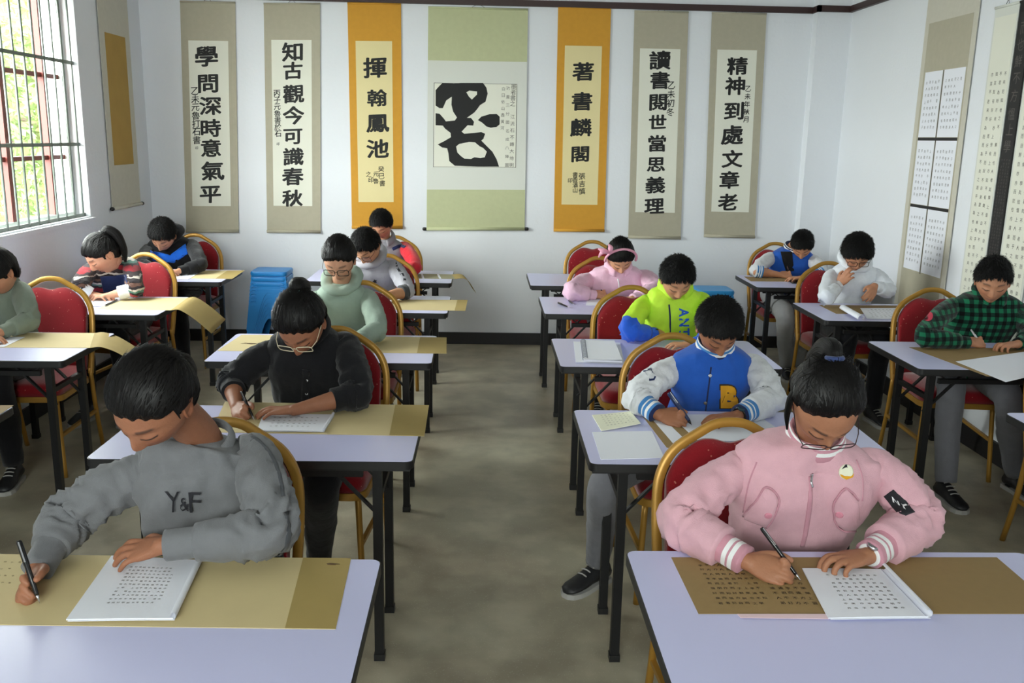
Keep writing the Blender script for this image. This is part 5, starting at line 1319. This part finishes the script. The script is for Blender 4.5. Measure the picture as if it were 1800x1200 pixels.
BOW = [(((0, .0, .0), (0, -.35, 1)), .1, M_PINKB)]
P = person('R4', dict(label='girl in a pale pink jacket with a pink ribbon headband', vox=.0042, hs=1.03, head=(1090, 450, 'd', .0), face=(44, 4, 4), shR=(1032, 494, 'd', .12), shL=(1138, 488, 'd', .12),
    armR=dict(el=(1004, 512, 'z', .81), hand='pen', tip=(1064, 523), top=(1052, 500), len=.13, plabel='grey pen in the hand of the girl with the pink headband', rho=35), armL=dict(el=(1150, 512, 'z', .81), wr=(1112, 525, 'z', .785), hand='REST', to=(1080, 527, 'z', .775)),
    top=dict(kind='jacket', mat=F_PINK2, wr=.010, swr=.011, sleeve=dict(r=(.060, .058, .056, .046), cuff=[F_PINK2]), collar=('shirt', F_PINK2)), hair=dict(line=.046, thick=.016, side=.85, away=-1.0, tl=.045, lift=.0015, pole=(0, -.6, .8)), skin=(206, 154, 120)))
mb = MB(); q = np.linspace(-1.75, 1.75, 30); mb.tube(P['HW']([(.095 * math.sin(a), .03 + .012 * math.cos(a), .108 * math.cos(a) + .008) for a in q]), .008, 10); hb = mb.build('headband', M_PINKB, P['root'], P['base'])
mb = MB()
for s1, s2 in ((1, .2), (-.3, 1)): mb.capsule(P['HW']([(.078, .038, .085), (.085 + .03 * s1, .04, .10 + .03 * s2), (.10 + .045 * s1, .03, .105 + .045 * s2)]), [.008, .018, .006], 10, 10)
mb.capsule(P['HW']([(.098, .02, .06), (.12, .01, .05), (.13, .0, .0)]), [.006, .013, .005], 10, 10); mb.build('bow', M_PINKB, hb, P['base'])
strip('zip', P['bv'], [(1086, 490), (1088, 500), (1088, 512)], .004, M_WHITEP, P['torso'], P['base'])

P = person('Q5', dict(label='boy in a blue and white varsity jacket by the far right corner, hindmost desk', head=(1410, 430, 'd', .0), hs=1.0, face=(46, -18, 0), shR=(1352, 454, 'd', .12), shL=(1430, 458, 'd', .12),
    armR=dict(el=(1328, 476, 'z', .80), hand='pen', tip=(1390, 488), top=(1383, 468), len=.13, plabel='dark pen in the hand of the boy by the far right corner', rho=35), armL=dict(el=(1444, 480, 'z', .81), wr=(1416, 487, 'z', .785), hand='REST', to=(1396, 489, 'z', .775)),
    top=dict(kind='jacket', mat=F_BLUE, sleeve=dict(mat=F_OFFW, len=.12, cuff=[F_SKYB, F_WRIB], stripes=[0, 0, 0, 1, 1, 0, 0, 1, 1, 0, 0, 0, 0], cuffl=.03, cuffr=.046), collar=('band', [F_NAVY, F_WRIB], [0, 0, 1, 0, 1, 0, 0])), hair=dict(SH), skin=(188, 134, 102), trousers=M_LGREYTR,
    legs=dict(R=dict(knee=tz(1380, 556, .56), ankle=tz(1382, 640, .1)), L=dict(knee=tz(1420, 550, .56), ankle=tz(1400, 640, .1)))))
patch('shirt_front', P['bv'], [(1372, 442), (1392, 442), (1396, 476), (1382, 478), (1376, 460)], F_BLACK, P['torso'], P['base'], .002, .003)
P = person('Q4', dict(label='boy in a white hoodie and dark glasses, hand at his mouth', vox=.0042, hs=1.02, head=(1506, 445, 'd', .0), face=(34, -12, 0), shR=(1460, 486, 'd', .13), shL=(1540, 484, 'd', .13),
    armR=dict(el=(1452, 524, 'z', .815), wr=(1474, 501, 'd', -.05), hand='BENT', to=(1490, 484, 'd', -.09), Z=(-.6, -.8, .2)), armL=dict(el=(1562, 512, 'd', .02), wr=(1538, 503, 'd', -.10), hand='HANG', to=(1523, 531, 'd', -.2), Z=(.2, -.9, .4)),
    top=dict(kind='hoodie', mat=F_WHITE, wr=.009, sleeve=dict(cuff=[F_WHITE]), collar=('hood', F_WHITE)), hair=dict(SH, thick=.026, side=.7, line=.05, spike=.004), glasses=dict(mat=M_PENB, r=.0018), skin=(190, 136, 106)))
P = person('Q3', dict(label='boy in a green and black plaid shirt, right column near the right edge', vox=.004, hs=1.06, head=(1745, 492, 'd', .0), face=(24, -24, 0), shR=(1668, 540, 'd', .12), shL=(1796, 548, 'd', .12),
    armR=dict(el=(1624, 592, 'z', .81), hand='pen', tip=(1727, 609), top=(1707, 579), len=.13, plabel='thin white pen in the hand of the boy in the plaid shirt', rho=30, pmats=(M_WHITEP, M_STEEL)), armL=dict(el=(1812, 590, 'z', .81), wr=(1790, 604, 'z', .785), hand='BENT', to=(1750, 610, 'z', .775)),
    top=dict(kind='shirt', mat=F_PLAID, wr=.008, sleeve=dict(cuff=[F_PLAID]), collar=('shirt', F_PLAID)), hair=dict(SH, thick=.012), skin=(186, 134, 104), trousers=M_GREYTR,
    legs=dict(R=dict(knee=tz(1672, 682, .56), ankle=tz(1663, 846, .10), toe=(.05, -1, 0), r=(.09, .08, .066, .060, .050)), L=dict(knee=tz(1772, 700, .56), ankle=tz(1785, 830, .10), toe=(.1, -1, 0), r=(.09, .08, .066, .060, .050)))))
V, Fc = shape2d([[(1631 + 9 * math.cos(a), 556 + 9 * math.sin(a)) for a in np.linspace(0, 6.283, 24, endpoint=False)]]); decal('arm_badge', P['bv'], V, Fc, mat('red_pink_badge', (196, 60, 80), .7), P['torso'], P['base'], .003)
V, Fc = shape2d([[(1625, 554), (1637, 553), (1637, 557), (1625, 558)]]); decal('arm_badge_stripe', P['bv'], V, Fc, M_WHITEP, P['torso'], P['base'], .0045)

P = person('P5', dict(label='boy in a black jacket with bright blue front, hindmost desk by the left corner', head=(287, 412, 'd', .0), hs=1.1, face=(46, -8, -6), shR=(260, 440, 'd', .12), shL=(340, 432, 'd', .12),
    armR=dict(el=(250, 466, 'z', .81), wr=(276, 478, 'z', .785), hand='REST', to=(296, 480, 'z', .775)), armL=dict(el=(352, 466, 'z', .81), wr=(316, 476, 'z', .785), hand='REST', to=(292, 480, 'z', .775)),
    top=dict(kind='jacket', mat=F_BLACK, sleeve=dict(cuff=[F_BLACK]), collar=('hood', F_BLACK)), hair=dict(SH), skin=(200, 146, 116)))
patch('blue_panel', P['bv'], [(264, 440), (300, 452), (326, 428), (330, 446), (306, 462), (268, 458)], F_BRBLUE, P['torso'], P['base'], .002, .004)
P = person('P4', dict(label='girl in a striped knitted jumper with a ponytail, by the window', vox=.0042, hs=1.06, head=(182, 446, 'd', .0), face=(38, -52, 0), shR=(158, 476, 'd', .06), shL=(230, 466, 'd', .14),
    armR=dict(el=(140, 505, 'z', .83), wr=(158, 516, 'z', .79), hand='REST', to=(182, 521, 'z', .775)), armL=dict(el=(238, 508, 'z', .815), wr=(200, 517, 'z', .788), hand='REST', to=(172, 521, 'z', .775)),
    top=dict(kind='jumper', mat=F_KNIT, sleeve=dict(cuff=[F_WHITE], len=.75, cuffl=.05, cuffr=.040), collar=('crew', F_WHITE)), hair=dict(line=.05, thick=.014, side=.9, away=-1.0, tl=.045, lift=.0015, pole=(0, -.7, .7), tails=[([(0, -.07, .085), (-.01, -.105, .088), (-.03, -.118, .04), (-.045, -.09, -.04), (-.05, -.05, -.10)], [.016, .026, .028, .022, .006])], bands=[(((0, -.078, .09), (0, -.8, .5)), .019, M_PENB)]), skin=(214, 160, 132)))
patch('pinafore_front', P['bv'], [(176, 486), (222, 482), (226, 512), (182, 514)], F_NAVY, P['torso'], P['base'], .002, .004)
P = person('P3', dict(label='student in a dull green hoodie with dark hair, cut off by the left edge', vox=.0042, hs=1.05, head=(-8, 478, 'd', .0), face=(46, -20, 0), shR=(-58, 508, 'd', .12), shL=(38, 512, 'd', .12),
    armR=dict(el=(-80, 570, 'z', .81), wr=(-40, 590, 'z', .785), hand='REST', to=(-12, 596, 'z', .775)), armL=dict(el=(52, 564, 'z', .812), wr=(2, 584, 'z', .785), hand='REST', to=(-30, 592, 'z', .775)),
    top=dict(kind='hoodie', mat=F_SAGE2, wr=.009, sleeve=dict(cuff=[F_SAGE2]), collar=('hood', F_SAGE2)), hair=dict(line=.045, thick=.022, side=.9, away=-1.0, tl=.045, lift=.0015, nape=-.10), skin=(196, 144, 114)))

# ------------------------------------------------------------------ papers, notebooks and small things on the desks
def sheet(name, label, cat, px, m, z=.7512, t=.0012, group=None, nx=8, ny=6, fn=None, parts=(), base=None):
    """flat sheet on the desk from four pixel corners (far left, far right, near right, near left)"""
    Q = [tz(u, v, z) for u, v in px]; c = np.mean(Q, axis=0); root = thing(name, label, cat, c - np.array([0, 0, t]), 0, group); bs = np.array(root.location)
    G = np.array([[bil(Q, s, tt) + (fn(s, tt) if fn else 0) for s in np.linspace(0, 1, nx)] for tt in np.linspace(0, 1, ny)])
    mb = solid(G, t); mb.build('sheet', m, root, bs, sharp=40)
    return root, Q, bs
def write_on(root, Q, bs, s0, s1, t0, t1, cols, rows, seed, m=M_INKG, dz=.0006, fill=.6, bold=.0):
    mb = MB(); Q2 = [q + np.array([0, 0, dz]) for q in Q]; text_block(mb, Q2, np.array([0, 0, 1.0]), 0, s0, s1, t0, t1, cols, rows, seed, fill); print_on(next(o for o in root.children if o.name.split('.')[0] in ('sheet', 'open_page')), mb, m)
def panel_on(root, Q, bs, s0, s1, t0, t1, m, name='gold_end_panel', dz=.0004):
    mb = MB(); mb.add([bil(Q, s, t) + np.array([0, 0, dz]) for s, t in ((s0, t0), (s1, t0), (s1, t1), (s0, t1))], [(0, 1, 2, 3)]); mb.build(name, m, root, bs, smooth=False)
def sketch(root, Q, bs, s, t, sc, m=M_INKB, dz=.0009):
    mb = MB(); rnd = random.Random(int(s * 100))
    for k in range(9):
        a = rnd.random() * 6.28; L = sc * (.5 + rnd.random()); pts = [np.array([s, t]) + np.array([math.cos(a), .8 * math.sin(a)]) * L * q + np.array([.3, .1]) * L * q * q for q in np.linspace(0, 1, 6)]
        P_ = [bil(Q, *p) + np.array([0, 0, dz]) for p in pts]; mb.tube(P_, [.004, .005, .004, .003, .002, .001], 6, flat=.1)
    mb.build('ink_flower', m, root, bs)
def hanging_sheet(label, px, ext, m, endm, z=.7515, group=None):
    """flat sheet plus an end that runs past the desk edge; ext = list of (far pixel-free) offsets (dx,dz)"""
    Q = [tz(u, v, z) for u, v in px]; c = np.mean(Q, axis=0); root = thing('paper_sheet', label, 'paper', c - np.array([0, 0, .0015]), 0, group); bs = np.array(root.location)
    far = [bil(Q, s, 0) for s in np.linspace(0, 1, 10)]; near = [bil(Q, s, 1) for s in np.linspace(0, 1, 10)]
    E = catmull([(0, 0)] + ext, 14)[1:]; k = len(far)
    G = [[f * (1 - t) + n_ * t for f, n_ in zip(far, near)] for t in np.linspace(0, 1, 6)]
    mb = solid(np.array(G), .0012); mb.build('sheet', m, root, bs, sharp=40)
    G = []
    for t in np.linspace(0, 1, 6):
        p = far[-1] * (1 - t) + near[-1] * t; G.append([p] + [p + np.array([dx, 0, dz]) for dx, dz in E])
    mb = solid(np.array(G), .0012); mb.build('overhanging_end', endm, root, bs, sharp=60)
    return root, Q, bs
def notebook(label, px, pages=3, m=M_PAPER, roll=True, z=.7545, curl=.010):
    Q = [tz(u, v, z) for u, v in px]; c = np.mean(Q, axis=0); root = thing('notebook', label, 'notebook', (c[0], c[1], z - .004), 0, None); bs = np.array(root.location)
    G = np.array([[bil(Q, s, t) + np.array([0, 0, .0008 * math.sin(s * 3)]) for s in np.linspace(0, 1, 14)] for t in np.linspace(0, 1, 8)])
    mb = solid(G, .0026); mb.build('open_page', m, root, bs, sharp=40)
    mb = solid(np.array([[p - np.array([0, 0, .0028]) + np.array([.004, -.003, 0]) for p in r] for r in G]), .0009); mb.build('under_page', m, root, bs, sharp=40)
    if roll:
        pts = [bil(Q, 1.0, t) + np.array([0, 0, curl * .8]) for t in np.linspace(0, 1, 8)]
        R = [[p + np.array([curl * math.cos(a), 0, curl * math.sin(a)]) for a in np.linspace(-2.6, 2.2, 15)] for p in pts]; mb = MB(); mb.grid(R); k = len(mb.v)
        R2 = [[p + np.array([curl * .9 * math.cos(a), 0, curl * .9 * math.sin(a)]) for a in np.linspace(-2.6, 2.2, 15)] for p in pts]; mb.grid(R2); mb.build('folded_back_pages', m, root, bs)
    return root, Q, bs

r_, Q, bs = sheet('paper_sheet', 'long brown kraft sheet with columns of characters on the desk of the girl in pink', 'paper', [(1180, 979), (1752, 979), (1868, 1078), (1228, 1078)], M_KRAFT)
M_INKD = mat('dark_brown_ink', (44, 34, 22), .8)
write_on(r_, Q, bs, .065, .215, .12, .88, 8, 9, 3, M_INKD, .0008, .66); write_on(r_, Q, bs, .235, .345, .12, .88, 5, 9, 4, M_INKD, .0008, .66)
r_, Q, bs = sheet('paper_sheet', 'white and pink paper edge sticking out under the notebook of the girl in pink', 'paper', [(1296, 1078.5), (1454, 1078.5), (1458, 1087), (1302, 1085)], mat('pale_pink_paper', (228, 200, 206), .8), z=.7532)
r_, Q, bs = notebook('white open notebook with a folded-back page on the desk of the girl in pink', [(1410, 998), (1552, 1000), (1632, 1083), (1456, 1085)], z=.757, curl=.009)
write_on(r_, Q, bs, .22, .86, .12, .88, 8, 9, 6, M_INKG, .0014, .5)
r_, Q, bs = sheet('paper_sheet', 'yellow paper sheet with a darker gold end under the arms of the girl in grey', 'paper', [(-120, 972), (617, 981), (590, 1105), (-190, 1095)], M_XUAN)
panel_on(r_, Q, bs, .885, 1.0, 0, 1, M_XUAND); write_on(r_, Q, bs, .16, .225, .08, .5, 4, 4, 9, M_INKB, .0006, .4); sketch(r_, Q, bs, .955, .1, .016)
r_, Q, bs = notebook('white notebook with a square block of writing on the desk of the girl in grey', [(196, 976), (352, 984), (304, 1086), (116, 1088)], z=.758, curl=.007)
write_on(r_, Q, bs, .28, .80, .16, .80, 11, 11, 8, M_INKG, .0014, .62)
r_, Q, bs = sheet('paper_sheet', 'yellow paper sheet with a gold end overhanging the desk of the girl in black', 'paper', [(395, 706), (754, 712), (746, 766), (372, 759)], M_XUAN); panel_on(r_, Q, bs, .835, 1.0, 0, 1, M_XUAND)
r_, Q, bs = notebook('white notepad on the desk of the girl in black', [(462, 728), (586, 728), (568, 757), (452, 756)], z=.756, roll=True, curl=.005); write_on(r_, Q, bs, .15, .85, .15, .85, 9, 4, 10, M_INKG, .0014, .45)
r_, Q, bs = sheet('paper_sheet', 'yellow paper sheet with a flower drawing, on the pale green hoodie girl\'s desk', 'paper', [(425, 588), (785, 593), (785, 621), (382, 616)], M_XUAN); panel_on(r_, Q, bs, .87, 1.0, 0, 1, M_XUAND); sketch(r_, Q, bs, .085, .55, .045)
r_, Q, bs = sheet('paper_sheet', 'yellow paper sheet overhanging the desk of the boy in the grey hoodie', 'paper', [(640, 526), (822, 527), (818, 546), (628, 543)], M_XUAN); panel_on(r_, Q, bs, .9, 1.0, 0, 1, M_XUAND)
r_, Q, bs = sheet('paper_sheet', 'small white paper beside the elbow of the boy in the grey hoodie', 'paper', [(664, 527), (690, 527), (680, 543), (656, 543)], M_PAPER, z=.7535)
r_, Q, bs = hanging_sheet('grey-olive paper strip with white bars, its end curling over the rearmost left desk', [(700, 480), (794, 482), (800, 490), (700, 489)], [(.06, .004), (.10, -.02), (.15, -.10)], mat('olive_grey_paper', (150, 146, 118), .8), M_XUAND)
panel_on(r_, Q, bs, .42, .46, 0, 1, M_PAPER, 'white_bar', .0006); panel_on(r_, Q, bs, .72, .76, 0, 1, M_PAPER, 'white_bar', .0006)
r_, Q, bs = sheet('booklet', 'small cream booklet lying open on the desk of the boy with the yellow letter', 'booklet', [(1041, 729), (1108, 724), (1126, 745), (1057, 756)], M_CREAM, z=.7545, t=.003, fn=lambda s, t: np.array([0, 0, .004 * s * s])); write_on(r_, Q, bs, .15, .9, .1, .9, 8, 6, 12, M_INKG, .005, .5)
r_, Q, bs = sheet('paper_sheet', 'blank white sheet at a desk corner, below the small cream booklet', 'paper', [(1041, 759), (1146, 757), (1168, 804), (1056, 807)], M_PAPER)
r_, Q, bs = sheet('paper_sheet', 'kraft-edged sheet beside the writing hand of the boy with the yellow letter', 'paper', [(1128, 729), (1190, 733), (1262, 792), (1172, 786)], M_KRAFT); panel_on(r_, Q, bs, .2, .55, .12, .88, M_PAPER, 'pale_window', .0005)
r_, Q, bs = sheet('paper_sheet', 'white sheet under the hands of the boy with the yellow letter', 'paper', [(1176, 728), (1330, 728), (1400, 775), (1228, 775)], M_PAPER, z=.7525)
r_, Q, bs = sheet('paper_sheet', 'loose white papers under the spiral notebook', 'paper', [(1008, 600), (1090, 602), (1098, 639), (1012, 636)], M_PAPER, z=.7535, t=.002)
Q = [tz(u, v, .766) for u, v in ((1022, 597), (1080, 600), (1094, 634), (1026, 632))]; c = np.mean(Q, axis=0); r_ = thing('notebook', 'thick white spiral-bound notebook on the desk of the boy in lime green', 'notebook', (c[0], c[1], .754), 0); bs = np.array(r_.location)
mb = solid(np.array([[bil(Q, s, t) for s in np.linspace(0, 1, 5)] for t in np.linspace(0, 1, 5)]), .009); mb.build('page_block', M_PAPER, r_, bs, smooth=False)
mb = solid(np.array([[bil(Q, s, t) + np.array([0, 0, .0012 + .004 * s * s]) for s in np.linspace(0, 1, 8)] for t in np.linspace(0, 1, 5)]), .0008); mb.build('cover', M_PAPER, r_, bs, sharp=40)
mb = MB()
for k in range(16):
    p = bil(Q, .05, .06 + .88 * k / 15); mb.tube([p + np.array([.012 * math.cos(a), .001 * a, .010 * math.sin(a) - .002]) for a in np.linspace(0, 6.283, 13)], .0016, 6)
mb.build('spiral_binding', mat('grey_wire', (120, 124, 135), .4, metal=.5), r_, bs)
r_, Q, bs = sheet('paper_sheet', 'white sheet under the writing hand of the girl with the pink headband', 'paper', [(1032, 524), (1100, 525), (1104, 538), (1030, 536)], M_PAPER)
for (a_, b_, lab) in (((981, 532), (1000, 540), 'nearer black pen lying on the desk of the girl with the pink headband'), ((1000, 528), (1008, 534), 'short dark pen cap lying beside the black pen on the headband girl\'s desk')):
    A_ = tz(*a_, .757); B_ = tz(*b_, .757); pen_obj(B_, A_, .0055, lab, (M_PENB, M_STEEL))
r_, Q, bs = sheet('paper_sheet', 'kraft sheet under the arms of the boy by the far right corner', 'paper', [(1308, 486), (1420, 488), (1440, 495), (1320, 494)], M_KRAFT)
c = tz(1397, 496, .7505); r_ = thing('mobile_phone', 'dark phone lying face up on the far right corner desk', 'phone', c, -.1)
mb = MB(); mb.box((0, 0, .004), (.07, .14, .008), bev=.003); mb.build('casing', M_PENB, r_); mb = MB(); mb.box((0, 0, .0083), (.064, .125, .0006)); mb.build('screen', mat('phone_glass', (14, 16, 22), .08), r_, smooth=False)
r_, Q, bs = sheet('paper_sheet', 'kraft sheet under the curled booklet on the desk of the boy in white', 'paper', [(1440, 536), (1620, 537), (1650, 552), (1470, 551)], M_KRAFT)
r_, Q, bs = sheet('paper_sheet', 'printed white sheets on the desk of the boy in white', 'paper', [(1512, 541), (1592, 541), (1622, 561), (1524, 560)], M_PAPER, z=.7535); write_on(r_, Q, bs, .1, .9, .1, .9, 10, 6, 31, M_INKG, .0008, .6)
pts = [(tz(1481, 541, .766)), (tz(1514, 560, .766))]; c = (pts[0] + pts[1]) / 2; r_ = thing('booklet', 'white booklet curled into a half roll on the desk of the boy in white', 'booklet', (c[0], c[1], .754), 0); bs = np.array(r_.location)
R = []
for t in np.linspace(0, 1, 8):
    p = pts[0] * (1 - t) + pts[1] * t; R.append([p + np.array([.022 * math.cos(a), .008 * math.cos(a), .016 * math.sin(a) + .004]) for a in np.linspace(-.6, 3.6, 16)])
mb = solid(np.array(R), .0015, (0, 0, 1)); mb.build('rolled_page', M_PAPER, r_, bs)
r_, Q, bs = sheet('paper_sheet', 'kraft sheet under the arms of the boy in plaid', 'paper', [(1598, 610), (1830, 612), (1960, 665), (1735, 661)], M_KRAFT)
r_, Q, bs = sheet('paper_sheet', 'white sheet on kraft paper in front of the boy in plaid', 'paper', [(1680, 635), (1800, 618), (1860, 650), (1768, 671)], M_PAPER, z=.7535)
r_, Q, bs = hanging_sheet('yellow paper drooping over the desk edge of the student in green at the left edge', [(20, 584), (166, 585), (158, 611), (-30, 610)], [(.05, .004), (.12, -.02), (.20, -.07)], M_XUAN, M_XUAND)
r_, Q, bs = sheet('paper_sheet', 'white sheet under the forearm of the student cut off at the left edge', 'paper', [(-60, 590), (44, 592), (8, 609), (-110, 608)], M_PAPER, z=.7535)
r_, Q, bs = hanging_sheet('yellow paper drooping over the desk edge of the girl in the striped jumper', [(212, 524), (330, 523), (300, 545), (170, 543)], [(.05, .002), (.13, -.05), (.22, -.13)], M_XUAN, M_XUAND)
r_, Q, bs = sheet('paper_sheet', 'white sheet under the hands of the girl in the striped jumper', 'paper', [(162, 523), (222, 523), (186, 538), (122, 537)], M_PAPER, z=.7535)
A_ = tz(206, 527, .758); B_ = tz(183, 537, .758); pen_obj(B_, A_, .0045, 'dark pen lying on the white sheet of the girl in the striped jumper', (M_PENB, M_STEEL))
r_, Q, bs = sheet('paper_sheet', 'yellow paper with an orange end overhanging the far left corner desk', 'paper', [(352, 475), (430, 475), (408, 490), (330, 489)], M_XUAN); panel_on(r_, Q, bs, .62, 1.0, 0, 1, M_XUAND)
r_, Q, bs = sheet('paper_sheet', 'white sheets in front of the boy in black and blue', 'paper', [(300, 478), (352, 478), (330, 491), (276, 490)], M_PAPER, z=.7535)
r_, Q, bs = sheet('paper_sheet', 'kraft sheet on the desk corner cut off by the left edge', 'paper', [(-90, 712), (24, 712), (2, 726), (-130, 726)], M_KRAFT)
